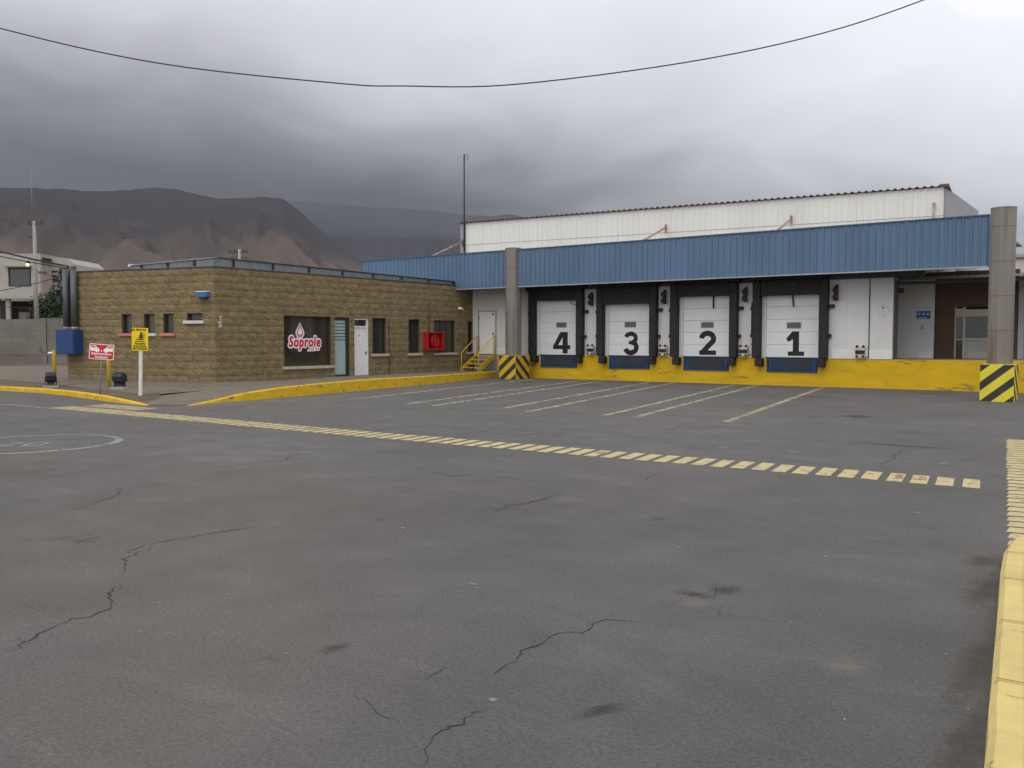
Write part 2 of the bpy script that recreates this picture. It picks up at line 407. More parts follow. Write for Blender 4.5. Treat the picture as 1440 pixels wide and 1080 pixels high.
# ghost of the older dashed line behind it
x = -2.2
while x > -17:
    if random.random() < .62:
        yb = 13.5 + .02 * x + random.uniform(-.05, .05)
        flat('faded_dash', [(x - .2, yb), (x, yb), (x - .07, yb + .55), (x - .27, yb + .55)], 'paint_ghost')
    x -= .55
# truck bay lines
for (x0, y0, x1, y1) in [(-19.09, 18.17, -22.4, 32.6), (-16.53, 17.91, -20.05, 32.88), (-15.5, 17.79, -19.12, 32.99), (-13.44, 18.0, -16.9, 33.0), (-12.32, 17.59, -15.85, 33.1),
                         (-10.26, 17.72, -13.25, 33.1), (-9.49, 17.83, -12.4, 33.3), (-7.36, 17.88, -9.9, 33.3)]:
    nseg = 3
    for q in range(nseg):
        a, b_ = q / nseg, (q + 1) / nseg
        flat('bay_line', [(lerp(x0, x1, a) - .09, lerp(y0, y1, a)), (lerp(x0, x1, a) + .09, lerp(y0, y1, a)), (lerp(x0, x1, b_) + .09, lerp(y0, y1, b_)), (lerp(x0, x1, b_) - .09, lerp(y0, y1, b_))], 'paint_line')
# slatted crossing to the right of the yard
y = 8.55
while y < 17.6:
    xl = interp([(8.3, -.95), (17.5, -2.06)], y) + random.uniform(-.008, .008)
    flat('crossing_slat', [(xl, y), (xl + 3.6, y + .45), (xl + 3.6, y + .69), (xl, y + .24)], 'paint_yellow')
    y += .287
# white ring with a worn number, and the white line that leads to the dashes
cx, cy, r = -15.32, 7.29, 1.42
b = MB(); n = 64
ri = [(cx + math.cos(2 * math.pi * q / n) * (r - (.10 + .12 * max(0, math.cos(2 * math.pi * q / n - .55)))), cy + math.sin(2 * math.pi * q / n) * (r - .10)) for q in range(n)]
ro = [(cx + math.cos(2 * math.pi * q / n) * r, cy + math.sin(2 * math.pi * q / n) * r) for q in range(n)]
b.sheet([(p[0], p[1], .004) for p in ro + ri], [(q, (q + 1) % n, n + (q + 1) % n, n + q) for q in range(n)]).build('painted_ring', 'paint_white', yard)
gf = F((cx + .1, cy - .1, .005), (.809, .587, 0), (0, 0, 1))
gf.z = Vector((-.587, .809, 0))
text_part('painted_number', '20', .85, 'paint_white', yard, gf, -.1, 0, -.25, ext=0)
flat('painted_line', [(-25.7, 11.30), (-22.7, 11.28), (-22.7, 11.40), (-25.7, 11.44)], 'paint_white')
flat('painted_line', [(-40, 11.2), (-25.7, 11.30), (-25.7, 11.44), (-40, 11.36)], 'paint_white')
# pale yellow lines by the ramp
for q in range(7):
    xx = -22.9 + q * .36
    flat('painted_dash', [(xx, 12.25), (xx + .2, 12.3), (xx + .05, 13.05), (xx - .15, 13.0)], 'paint_yellow')

# cracks
def crack(pts, wd=.022):
    P = []
    for (x0, y0), (x1, y1) in zip(pts, pts[1:]):
        L_ = math.hypot(x1 - x0, y1 - y0); m_ = max(2, int(L_ / .045))
        for q in range(m_):
            t_ = q / m_; P.append((lerp(x0, x1, t_), lerp(y0, y1, t_)))
    P.append(pts[-1])
    P = [(x + noise.noise((x * 5, y * 5, 1)) * .07 + noise.noise((x * 16, y * 16, 4)) * .045 + noise.noise((x * 47, y * 47, 2)) * .016, y + noise.noise((x * 5, y * 5, 7)) * .07 + noise.noise((x * 16, y * 16, 9)) * .045 + noise.noise((x * 47, y * 47, 6)) * .016) for x, y in P]
    vs = []; fs = []; nP = len(P)
    for i, (x, y) in enumerate(P):
        a = P[max(0, i - 1)]; c = P[min(nP - 1, i + 1)]; t_ = Vector((c[0] - a[0], c[1] - a[1])).normalized()
        ww = wd * .5 * (.15 + 1.0 * abs(noise.noise((x * 3, y * 3, 3))) + .9 * abs(noise.noise((x * 19, y * 19, 3)))) * min(1, i / 6 + .1, (nP - 1 - i) / 6 + .1) * 1.5
        vs += [(x - t_.y * ww, y + t_.x * ww, .003), (x + t_.y * ww, y - t_.x * ww, .003)]
        if i: fs.append((2 * i - 2, 2 * i - 1, 2 * i + 1, 2 * i))
    MB().sheet(vs, fs).build('crack', 'crack', yard, recalc=False)
CRACKS = [[(-5.16, 2.25), (-5.23, 2.5), (-5.34, 2.67), (-5.46, 2.81), (-5.43, 2.95), (-5.47, 3.08), (-5.6, 3.18), (-5.85, 3.27), (-5.92, 3.37), (-6.05, 3.4)], [(-6.11, 3.54), (-6.22, 3.62), (-6.49, 3.74), (-6.61, 3.83), (-6.75, 3.98), (-6.83, 4.01), (-6.9, 4.17), (-6.92, 4.5), (-6.85, 4.84), (-6.84, 5.01), (-6.76, 5.29)], [(-6.05, 3.4), (-6.06, 3.46), (-6.11, 3.54)], [(-9.08, 4.22), (-8.98, 4.67), (-9.17, 5.03), (-9.54, 5.49), (-10.01, 5.76)], [(-10.55, 5.86), (-10.33, 6.13), (-10.3, 6.92), (-10.3, 7.52), (-10.27, 7.97), (-10.21, 8.48), (-10.61, 8.85), (-10.36, 9.39)], [(-10.21, 8.48), (-9.97, 9.22)], [(-2.38, 2.67), (-2.49, 2.8), (-2.54, 2.91), (-2.52, 2.98), (-2.5, 3.08), (-2.51, 3.17), (-2.54, 3.32)], [(-2.84, 3.55), (-2.78, 3.67), (-2.79, 3.88), (-2.84, 4.01), (-2.82, 4.17), (-2.82, 4.32), (-2.76, 4.46), (-2.72, 4.72), (-2.5, 4.92)], [(-3.2, 2.97), (-3.05, 3.0), (-2.88, 2.95), (-2.75, 2.88)], [(-3.09, 3.34), (-2.99, 3.38), (-3.03, 3.57)], [(-2.54, 5.95), (-2.37, 5.68), (-2.29, 5.59)], [(-2.27, 5.41), (-2.17, 5.21)], [(-5.37, 7.04), (-5.42, 7.6), (-5.38, 8.16)], [(-5.41, 7.13), (-5.48, 7.47), (-5.39, 7.96), (-5.45, 8.38)], [(-7.94, 8.69), (-8.04, 9.03), (-8.25, 9.3)], [(-7.8, 8.67), (-7.03, 8.86), (-6.63, 9.03), (-5.98, 8.93)], [(-6.1, 9.06), (-5.65, 9.44), (-5.12, 9.89), (-5.2, 10.44)], [(-7.59, 15.58), (-7.94, 17.48), (-8.16, 19.01)], [(-3.1, 12.83), (-3.05, 13.57), (-3.22, 15.05), (-2.94, 15.71), (-1.99, 16.78)]]
rc = random.Random(21)
for c in CRACKS:
    crack(c, .0105)
    for (x0, y0), (x1, y1) in zip(c, c[1:]):
        L_ = math.hypot(x1 - x0, y1 - y0)
        if rc.random() < .55 and L_ > .15:
            t_ = rc.random(); a = math.atan2(y1 - y0, x1 - x0) + rc.choice((-1, 1)) * rc.uniform(.5, 1.1); q = rc.uniform(.2, .7) * min(1.5, L_ + .4)
            bx, by = lerp(x0, x1, t_), lerp(y0, y1, t_)
            crack([(bx, by), (bx + math.cos(a) * q * .5, by + math.sin(a) * q * .5), (bx + math.cos(a + .4) * q, by + math.sin(a + .4) * q)], .007)

# oil stains, kerb dirt and pale dust lying on the asphalt
def stain_mat(name, c, a):
    m = bpy.data.materials.new(name); m.use_nodes = True; t = m.node_tree; b = t.nodes['Principled BSDF']; L = t.links.new; nn = t.nodes.new
    tc_ = nn('ShaderNodeTexCoord'); vs_ = nn('ShaderNodeVectorMath'); vs_.operation = 'SUBTRACT'; L(tc_.outputs['Generated'], vs_.inputs[0]); vs_.inputs[1].default_value = (.5, .5, .5)
    mu = nn('ShaderNodeVectorMath'); mu.operation = 'MULTIPLY'; L(vs_.outputs[0], mu.inputs[0]); mu.inputs[1].default_value = (2, 2, 0)
    ln = nn('ShaderNodeVectorMath'); ln.operation = 'LENGTH'; L(mu.outputs[0], ln.inputs[0])
    g = nn('ShaderNodeNewGeometry'); n = nn('ShaderNodeTexNoise'); n.inputs['Scale'].default_value = 7; n.inputs['Detail'].default_value = 8; n.inputs['Roughness'].default_value = .7; L(g.outputs['Position'], n.inputs[0])
    ad = nn('ShaderNodeMath'); ad.operation = 'MULTIPLY_ADD'; ad.inputs[1].default_value = 1.5; L(n.outputs[0], ad.inputs[0]); L(ln.outputs['Value'], ad.inputs[2])
    k = nn('ShaderNodeMapRange'); k.inputs[1].default_value = .75; k.inputs[2].default_value = 1.5; k.inputs[3].default_value = a; k.inputs[4].default_value = 0; L(ad.outputs[0], k.inputs[0]); L(k.outputs[0], b.inputs['Alpha'])
    b.inputs['Base Color'].default_value = tuple(c) + (1,); b.inputs['Roughness'].default_value = .8; b.inputs['Specular IOR Level'].default_value = .2; MATS[name] = m
stain_mat('oil', (.036, .032, .027), .40); stain_mat('dust', (.24, .225, .20), .42); stain_mat('kerb_dirt', (.085, .064, .040), .42); stain_mat('chalk', (.42, .40, .37), .6)
zst = [.0052]
def stain(name, x, y, rx, ry, rot, m):
    zst[0] += .00007
    P = [(x + rx * math.cos(a) * math.cos(rot) - ry * math.sin(a) * math.sin(rot), y + rx * math.cos(a) * math.sin(rot) + ry * math.sin(a) * math.cos(rot)) for a in [2 * math.pi * q / 24 for q in range(24)]]
    flat(name, P, m, zst[0])
for x, y, rx, ry, ro in [(-2.39, 5.83, .16, .22, .4), (-2.5, 5.6, .10, .25, 1.2), (-3.72, 3.41, .10, .16, .3), (-2.07, 3.56, .05, .30, -.5), (-8.5, 27.5, .8, .5, 0), (-13, 29, .9, .4, .2), (-17.5, 29.5, .8, .4, .1), (-21, 30, .7, .4, 0), (-6, 31.5, 1.5, .3, 0), (-3.4, 15.6, 1.6, .16, .06), (-5.5, 21, .5, .8, .3)]:
    stain('oil_stain', x, y, rx, ry, ro, 'oil')
for x, y, rx, ry, ro in [(-6.7, 15.5, 2.6, 1.1, .1), (-11.9, 14.2, 3.4, .9, 0), (-16.8, 14.0, 3.0, .9, -.1), (-8.5, 19.5, 2.5, 1.2, .2), (-13, 23, 3, 1.2, .1), (-4.5, 26, 2.2, 1.5, 0), (-1.3, 4.8, .28, .35, .3), (-2.42, 5.4, .3, .22, .2), (-3.0, 20.5, 1.6, 2.0, .2), (-18.5, 19, 2, 1.3, 0)]:
    stain('dust_patch', x, y, rx, ry, ro, 'dust')
for x, y, rx, ry, ro in [(-.92, 6.9, .16, .9, .06), (-.74, 5.2, .12, 1.0, .08), (-1.05, 7.8, .25, .35, .1), (-.62, 4.1, .10, .8, .1)]:
    stain('kerb_dirt', x, y, rx, ry, ro, 'kerb_dirt')
for x, y, rx, ry, ro in [(-2.55, 3.36, .05, .035, .6), (-.98, 8.9, .05, .03, 0), (-3.9, 4.9, .05, .02, .3), (-5.6, 6.0, .05, .03, .1), (-1.9, 9.6, .09, .03, .2), (-3.2, 6.8, .04, .03, 0), (-2.1, 7.2, .04, .03, 0)]:
    stain('chalk_mark', x, y, rx, ry, ro, 'chalk')

# ---- dirt lot behind the left kerb, rising gently away from the yard
KL = [(-95, 9.5), (-45, 13.8), (-32.3, 14.35), (-29.64, 14.5), (-25.9, 13.92), (-23.1, 13.45), (-21.8, 13.36)]
def lot_z(x, y):
    d = max(0, y - interp(KL, x)); e = min(1, max(0, (-21.8 - x) / 3.5))
    far = max(0, math.hypot(x, y) - 36)
    return .13 * min(1, max(0, (-21.8 - x) / 2.2)) + .045 * min(d, 3.2) * e + min(.18, far * .012) - .012
def drape(name, cols, m, lift=0):
    """surface between two boundary curves; cols = list of (x, y_near, y_far, steps)"""
    vs = []; fs = []; nn_ = cols[0][3] + 1
    for x, ya, yb, s in cols:
        for j in range(nn_):
            y = lerp(ya, yb, (j / s) ** 2); vs.append((x, y, lot_z(x, y) + lift))
    for a in range(len(cols) - 1):
        for j in range(nn_ - 1):
            i0 = a * nn_ + j; fs.append((i0, i0 + nn_, i0 + nn_ + 1, i0 + 1))
    return structure(MB().sheet(vs, fs, True).build(name, m))
FARY = [(-34, 75), (-33.2, 32), (-27.2, 32), (-26.7, 19.4), (-25.2, 16.6), (-24.2, 15.4), (-21.9, 13.6)]
drape('dirt_lot', [(x, interp(KL, x) + .08, interp(FARY, x), 24) for x in [-110, -90, -70, -60, -52, -46, -42, -38, -36, -34, -33, -32, -31, -30, -29, -28, -27.2, -26.7, -26, -25.2, -24.2, -23.4, -22.6, -21.9]], 'dirt')
wl = [(-60, 16.6), (-35.7, 15.95), (-31, 15.75), (-27.5, 15.1), (-25, 14.75), (-23.2, 14.6)]
drape('walkway', [(x, interp(wl, x), interp(wl, x) + 6.5, 10) for x in [-46, -42, -38, -36, -34, -32, -30, -28.5, -27.5, -26.5, -25.5, -24.6, -23.8]], 'paving', .008)

# ---- raised pavement along the office with its tall yellow kerb
KO = [(-20.8, 14.05, .004), (-21.03, 14.92, .078), (-21.12, 15.5, .15), (-21.2, 16.24, .236), (-21.4, 17.5, .31), (-21.67, 19.26, .362), (-22.2, 21.87, .385), (-22.6, 24.0, .37), (-23.05, 26.07, .347), (-24.0, 29.6, .32), (-25.03, 33.3, .295)]
WO = [(-21.75, 13.42, .0), (-24.4, 15.0, .10), (-24.9, 15.9, .13), (-25.4, 16.9, .15), (-26.2, 18.4, .165), (-26.75, 19.6, .185), (-26.75, 22.5, .25), (-26.75, 24.5, .265), (-26.75, 26.5, .27), (-26.75, 29.8, .285), (-26.75, 33.55, .30)]
vs = []; fs = []
for (a, b_) in zip(KO, WO):
    for j in range(7):
        t_ = j / 6; vs.append((lerp(a[0] - .12, b_[0], t_), lerp(a[1], b_[1], t_), lerp(a[2] - .004, b_[2], t_) + .012))
for i in range(len(KO) - 1):
    for j in range(6): q = i * 7 + j; fs.append((q, q + 1, q + 8, q + 7))
structure(MB().sheet(vs, fs).build('pavement', 'paving'))
def kerb(name, path, wd, m, side=1):
    """path of (x, y, top); side = +1 puts the body to the left of the path direction"""
    P = []
    for (x0, y0, z0), (x1, y1, z1) in zip(path, path[1:]):
        L_ = math.hypot(x1 - x0, y1 - y0); m_ = max(1, int(L_ / .35))
        for q in range(m_): t_ = q / m_; P.append((lerp(x0, x1, t_), lerp(y0, y1, t_), lerp(z0, z1, t_)))
    P.append(path[-1]); vs = []; fs = []
    for i, (x, y, z) in enumerate(P):
        a = P[max(0, i - 1)]; c = P[min(len(P) - 1, i + 1)]; t_ = Vector((c[0] - a[0], c[1] - a[1])).normalized(); nv = Vector((-t_.y, t_.x)) * side
        j = noise.noise((x * 1.7, y * 1.7, 2)) * .012; jz = noise.noise((x * 2.3, y * 2.3, 5)) * .006
        ch = min(.03, z * .3)
        for off, zz in ((j * .5, -.05), (j + .012, max(.002, z - ch) + jz), (j + .012 + ch, z + jz), (wd - .02, z + jz), (wd, max(.001, z - .02)), (wd, -.05)):
            vs.append((x + nv.x * off, y + nv.y * off, zz))
        if i:
            for q in range(5): b0 = (i - 1) * 6 + q; fs.append((b0, b0 + 1, b0 + 7, b0 + 6))
    e = (len(P) - 1) * 6; fs += [(0, 1, 2, 3, 4, 5), (e + 5, e + 4, e + 3, e + 2, e + 1, e)]
    return structure(MB().sheet(vs, fs).build(name, m))
kerb('kerb', KO, .17, 'yellow_kerb', 1)
kerb('kerb', [(x, y, z) for (x, y), z in zip([(-60, 12.5), (-45, 13.8), (-32.3, 14.35), (-29.64, 14.5), (-27.6, 14.25), (-25.9, 13.92), (-24.4, 13.66), (-23.1, 13.45), (-21.8, 13.36)], [.15, .15, .15, .155, .16, .165, .15, .10, .01])], .16, 'yellow_kerb', 1)
RK = [(.1, -6, .15), (-.1, -2, .15), (-.33, 2, .15), (-.52, 4, .15), (-.71, 5.78, .15), (-.84, 6.96, .15), (-.9, 7.64, .15), (-.9, 8.1, .15), (-.82, 8.4, .15), (-.62, 8.58, .15), (-.35, 8.66, .14), (.4, 8.75, .13), (3, 9.0, .12)]
kerb('kerb', RK, .16, 'pale_yellow_kerb', -1)
for y in (2.6, 3.62, 4.66, 5.67, 6.70, 7.55):
    x = interp([(q[1], q[0]) for q in RK[:8]], y)
    MB().sheet([(x + .03, y, .1585), (x + .158, y + .006, .1585), (x + .158, y + .014, .1585), (x + .03, y + .010, .1585), (x + .008, y, .08), (x + .008, y + .01, .08)], [(0, 1, 2, 3), (0, 3, 5, 4)]).build('kerb_joint', 'crack', bpy.data.objects['kerb.002'], recalc=False)
vs = [(x + .1, y, .13) for x, y, z in RK[:8]] + [(8, y, .13) for x, y, z in RK[:8]]
structure(MB().sheet(vs + [(-.6, 8.5, .13), (8, 9.0, .13)], [(i, i + 1, 9 + i, 8 + i) for i in range(7)] + [(7, 16, 17, 15)]).build('pavement', 'paving'))

# ================================================================== OFFICE
office = thing('office_building', (-29, 25, 0), 'single-storey office of brown split-face blocks with a flat roof', 'building')
ZT = 4.3
f_open = [(22.09, 24.47, .74, 2.67), (24.66, 25.46, .2, 2.66), (25.73, 26.55, .2, 2.64), (26.78, 27.60, 1.17, 2.67), (29.02, 29.75, 1.17, 2.66), (30.72, 32.23, 1.17, 2.65), (33.18, 33.56, 1.18, 2.63)]
l_open = [(3.77, 4.24, 2.0, 2.69), (2.70, 3.20, 2.0, 2.69), (1.83, 2.31, 2.0, 2.69), (.55, 1.24, 2.44, 2.69)]
def wall_open(fr, u0, u1, z0, z1, ops, d0, d1, m, name, parent):
    us = sorted({u0, u1, *[o[0] for o in ops], *[o[1] for o in ops]}); b = MB(fr)
    for a, c in zip(us, us[1:]):
        cur = z0
        for o in sorted([o for o in ops if o[0] < c - 1e-4 and o[1] > a + 1e-4], key=lambda o: o[2]):
            if o[2] > cur: b.box(a, c, d0, d1, cur, o[2])
            cur = o[3]
        b.box(a, c, d0, d1, cur, z1)
    return b.build(name, m, parent)
wf = wall_open(OFF, 19.14, 33.58, -.05, ZT - .02, f_open, -.24, -.02, 'mortar', 'wall', office)
wl_ = wall_open(OL, 0.03, 6.95, -.05, ZT - .02, l_open, -.24, -.02, 'mortar', 'wall', office)
# split-face blocks
def block_mesh(seed):
    rs = random.Random(seed); nu, nz = 5, 4; vs = []; fs = []
    for j in range(nz):
        for i in range(nu):
            e = i in (0, nu - 1) or j in (0, nz - 1)
            y = rs.uniform(.002, .013) if e else rs.uniform(.008, .036)
            x = i / (nu - 1) + (0 if i in (0, nu - 1) else rs.uniform(-.07, .07)); z = j / (nz - 1) + (0 if j in (0, nz - 1) else rs.uniform(-.1, .1))
            vs.append((x, y, z))
    for j in range(nz - 1):
        for i in range(nu - 1): q = j * nu + i; fs.append((q, q + 1, q + nu + 1, q + nu))
    rim = list(range(nu)) + [j * nu + nu - 1 for j in range(1, nz)] + [(nz - 1) * nu + i for i in range(nu - 2, -1, -1)] + [j * nu for j in range(nz - 2, 0, -1)]
    b0 = len(vs); vs += [(vs[q][0], -.03, vs[q][2]) for q in rim]; n = len(rim)
    fs += [(rim[q], b0 + q, b0 + (q + 1) % n, rim[(q + 1) % n]) for q in range(n)]
    return vs, fs
BV = [block_mesh(s) for s in range(9)]
BM = []
for vs, fs in BV:
    me = bpy.data.meshes.new('block'); me.from_pydata(vs, [], fs); me.materials.append(MATS['block']); BM.append(me)
CH, BL, JT = .2555, .51, .008
blocks = []
def lay(fr, u0, u1, ops, flip, zbase):
    nC = 17
    for c in range(nC):
        z0 = ZT - (c + 1) * CH; z1 = z0 + CH - JT
        if z1 < zbase - .1: break
        off = (BL / 2 if c % 2 else 0) + random.uniform(-.02, .02)
        cuts = [u0]; u = u0 + BL - off if off else u0 + BL
        while u < u1 - .12: cuts.append(u); u += BL
        cuts.append(u1)
        for a, b_ in zip(cuts, cuts[1:]):
            segs = [(a + (JT if a > u0 else 0), b_, z0, z1)]
            for o in ops:
                ns = []
                for (p, q, r0, r1) in segs:
                    if q <= o[0] or p >= o[1] or r1 <= o[2] or r0 >= o[3]: ns.append((p, q, r0, r1)); continue
                    if p < o[0] - .02: ns.append((p, o[0], r0, r1))
                    if q > o[1] + .02: ns.append((o[1], q, r0, r1))
                    pp, qq = max(p, o[0]), min(q, o[1])
                    if qq - pp > .02:
                        if r0 < o[2] - .03: ns.append((pp, qq, r0, o[2]))
                        if r1 > o[3] + .03: ns.append((pp, qq, o[3], r1))
                segs = ns
            for p, q, r0, r1 in segs: blocks.append((fr, p, q, r0, r1, flip))
lay(OFF, 19.052, 33.56, f_open, True, .1); lay(OL, -.022, 6.95, l_open, False, .1)
def bkey(b): c = b[0]((b[1] + b[2]) / 2, 0, (b[3] + b[4]) / 2); return c.length
blocks.sort(key=bkey)
stuffv = []; stufff = []; stuffr = []
for i, (fr, p, q, r0, r1, flip) in enumerate(blocks):
    vi = random.randrange(len(BM)); L_ = q - p
    if i < 298:
        loc = fr(q if flip else p, 0, r0)
        rz = R(-90) if flip else math.atan2(-.254, -.967)
        share('block', BM[vi], loc, office, rz, (L_, 1, r1 - r0))
    else:
        b0 = len(stuffv); vs, fs = BV[vi]; rr = random.random()
        for (x, y, z) in vs: stuffv.append(fr(q - x * L_ if flip else p + x * L_, y, r0 + z * (r1 - r0))); stuffr.append(rr)
        stufff += [tuple(b0 + j for j in f) for f in fs]
me = bpy.data.meshes.new('block_courses'); cc = Vector((-26.7, 27, 2)); me.from_pydata([tuple(v - cc) for v in stuffv], [], stufff); me.materials.append(MATS['block'])
at = me.attributes.new('rnd', 'FLOAT', 'POINT'); at.data.foreach_set('value', stuffr)
o = bpy.data.objects.new('block_courses', me); col.objects.link(o); put(o, cc, office); o['kind'] = 'stuff'
# body, roof and metal roof edge
MB().prism([(-26.9, 0), (-33.3, 0), (-33.3, ZT - .1), (-26.9, ZT - .1)], 33.5, 33.9).build('rear_wall', 'mortar', office)
MB().sheet([(-33.4, 17.45, -.05), (-33.4, 33.9, -.05), (-33.4, 33.9, 4.25), (-33.4, 17.45, 4.25), (-33.2, 17.45, -.05), (-33.2, 33.9, -.05), (-33.2, 33.9, 4.25), (-33.2, 17.45, 4.25)],
           [(0, 1, 2, 3), (7, 6, 5, 4), (0, 4, 5, 1), (3, 2, 6, 7), (0, 3, 7, 4), (1, 5, 6, 2)]).build('side_wall', 'block', office)
roofp = [(-26.78, 19.2), (-26.78, 33.5), (-33.3, 33.8), (-33.3, 17.5)]
MB().sheet([(x, y, 4.12) for x, y in roofp] + [(x, y, 4.27) for x, y in roofp], [(0, 1, 2, 3), (7, 6, 5, 4), (0, 4, 5, 1), (1, 5, 6, 2), (2, 6, 7, 3), (3, 7, 4, 0)]).build('roof', 'galv', office)
cop = MB(OFF); cop.box(19.06, 33.56, -.26, .03, ZT - .012, ZT + .03); cop.build('coping', 'frame_bronze', office)
cop = MB(OL); cop.box(-.0, 6.97, -.26, .03, ZT - .014, ZT + .028); cop.build('coping', 'frame_bronze', office)
MB(OFF).prism([(19.1, ZT + .03), (33.5, ZT + .03), (33.5, ZT + .17), (19.1, ZT + .33)], -.12, -.09).build('roof_fascia', 'galv', office)
MB(OL).prism([(.05, ZT + .03), (3.84, ZT + .03), (3.84, ZT + .17), (.05, ZT + .33)], -.12, -.09).build('roof_fascia', 'galv', office)
MB(OFF).prism([(19.1, ZT + .33), (33.5, ZT + .17), (33.5, ZT + .20), (19.1, ZT + .36)], -.6, -.04).build('roof_flashing', 'frame_dark', office)
MB(OL).prism([(.0, ZT + .33), (3.84, ZT + .17), (3.84, ZT + .195), (.0, ZT + .358)], -.6, -.04).build('roof_flashing', 'sheet_grey', office)
for q in range(8):
    u = 19.9 + q * 1.75; MB(OFF).box(u, u + .07, -.09, -.035, ZT + .075, interp([(19.1, ZT + .33), (33.5, ZT + .17)], u) - .02).build('fascia_bracket', 'frame_dark', office)
for q in range(3):
    u = .9 + q * 1.2; MB(OL).box(u, u + .075, -.09, -.035, ZT + .075, interp([(.05, ZT + .33), (3.84, ZT + .17)], u) - .02).build('fascia_bracket', 'frame_dark', office)
OL_end = MB(OL); OL_end.tube([(3.87, -.3, ZT + .17), (3.87, -.02, ZT + .17)], .06); OL_end.build('gutter_end', 'sill_white', office)
# interior: floor and a back wall that the panes let through
MB().box(-30.2, -30.1, 21, 33.4, .1, 4.0).build('interior_wall', 'interior', office)
MB().box(-30.1, -26.96, 21, 33.4, .05, .12).build('interior_floor', 'interior', office)

def window(fr, o, sill, frame='frame_bronze', mull=(), blinds='blind', depth=.13, label=None):
    u0, u1, z0, z1 = o; t_ = .035
    b = MB(fr)
    b.box(u0, u0 + t_, -depth - .03, -depth + .03, z0, z1); b.box(u1 - t_, u1, -depth - .03, -depth + .03, z0, z1)
    b.box(u0 + t_, u1 - t_, -depth - .03, -depth + .03, z1 - t_, z1); b.box(u0 + t_, u1 - t_, -depth - .03, -depth + .03, z0, z0 + t_)
    for m_ in mull: b.box(m_ - .02, m_ + .02, -depth - .028, -depth + .028, z0 + t_, z1 - t_)
    wn = b.build('window', frame, office, label=label)
    edges = [u0 + t_] + [x for m_ in mull for x in (m_ - .02, m_ + .02)] + [u1 - t_]
    for a, c in zip(edges[::2], edges[1::2]): MB(fr).box(a, c, -depth - .006, -depth, z0 + t_, z1 - t_).build('pane', 'window_glass', wn)
    if sill:
        s_ = MB(fr); zt = z0 - .004
        s_.prism([(u0 - .09, zt - .11), (u1 + .11, zt - .11), (u1 + .11, zt), (u0 - .09, zt)], -.1, .10); s_.build('sill', sill, wn, bevel=.012)
    if blinds:
        bl = MB(fr); u = u0 + .06
        while u < u1 - .1: bl.box(u, u + .085, -depth - .14 - random.uniform(0, .03), -depth - .13, z0 + .05, z1 - .03); u += .125 if random.random() < .8 else .3
        bl.build('blind', blinds, wn)
    return wn
big = window(OFF, f_open[0], 'sill', blinds=False, mull=())
bl = MB(OFF)
for q in range(7): bl.box(23.3 + q * .15, 23.3 + q * .15 + .11, -.42, -.40, .9, 2.6)
bl.build('blind', 'blind', big)
MB(OFF).box(22.2, 23.1, -1.6, -.9, .3, 1.25).build('desk', 'frame_bronze', big)
window(OFF, f_open[3], 'sill', 'frame_dark', mull=(27.1,)); window(OFF, f_open[4], 'sill', 'frame_dark', mull=(29.3, 29.55)); window(OFF, f_open[5], 'sill', 'frame_dark', mull=(31.3,)); window(OFF, f_open[6], 'sill', 'frame_dark')
for o_, s_ in zip(l_open, ('sill_red', 'sill_white', 'sill_red', 'sill_white')): window(OL, o_, s_, 'frame_dark', blinds='curtain')
# frosted entrance door
u0, u1, z0, z1 = f_open[1]; z0 = .275
b = MB(OFF); b.box(u0, u0 + .03, -.15, -.05, z0, z1); b.box(u1 - .13, u1, -.15, -.05, z0, z1); b.box(u0 + .03, u1 - .13, -.15, -.05, z1 - .1, z1); b.box(u0 + .03, u1 - .13, -.15, -.05, z0, z0 + .06)
fd = b.build('door', 'frame_dark', office, label='frosted glass entrance door with a dark frame and horizontal bands')
MB(OFF).box(u0 + .03, u1 - .13, -.115, -.1, z0 + .075, z1 - .1).build('pane', 'frosted', fd)
for q in range(6): MB(OFF).box(u0 + .03, u1 - .13, -.1, -.096, 1.74 + q * .131, 1.74 + q * .131 + .032).build('dark_band', 'frame_dark', fd)
# white door with a dark transom light
u0, u1, z0, z1 = f_open[2]; z0 = .275
b = MB(OFF); b.box(u0, u0 + .035, -.14, -.02, z0, z1); b.box(u1 - .075, u1, -.14, -.02, z0, z1); b.box(u0 + .035, u1 - .075, -.14, -.02, z1 - .05, z1); b.box(u0 + .035, u1 - .075, -.14, -.02, 2.27, 2.33)
wd_ = b.build('door', 'white_door', office, label='white flush door with a small dark transom light above it')
MB(OFF).box(u0 + .037, u1 - .062, -.11, -.07, z0 + .01, 2.265).build('leaf', 'white_door', wd_)
MB(OFF).box(u0 + .037, u1 - .062, -.10, -.09, 2.335, z1 - .055).build('transom_pane', 'window_glass', wd_)
MB(OFF).box(u1 - .14, u1 - .10, -.07, -.02, 1.17, 1.27).build('handle', 'conduit', wd_)
MB(OFF).prism([(26.02, 1.86), (26.12, 1.95), (26.10, 1.98), (26.04, 1.98)], -.07, -.067).build('door_mark', 'sheet_grey', wd_)
# window lettering
zl = -.1
DC = 22.955
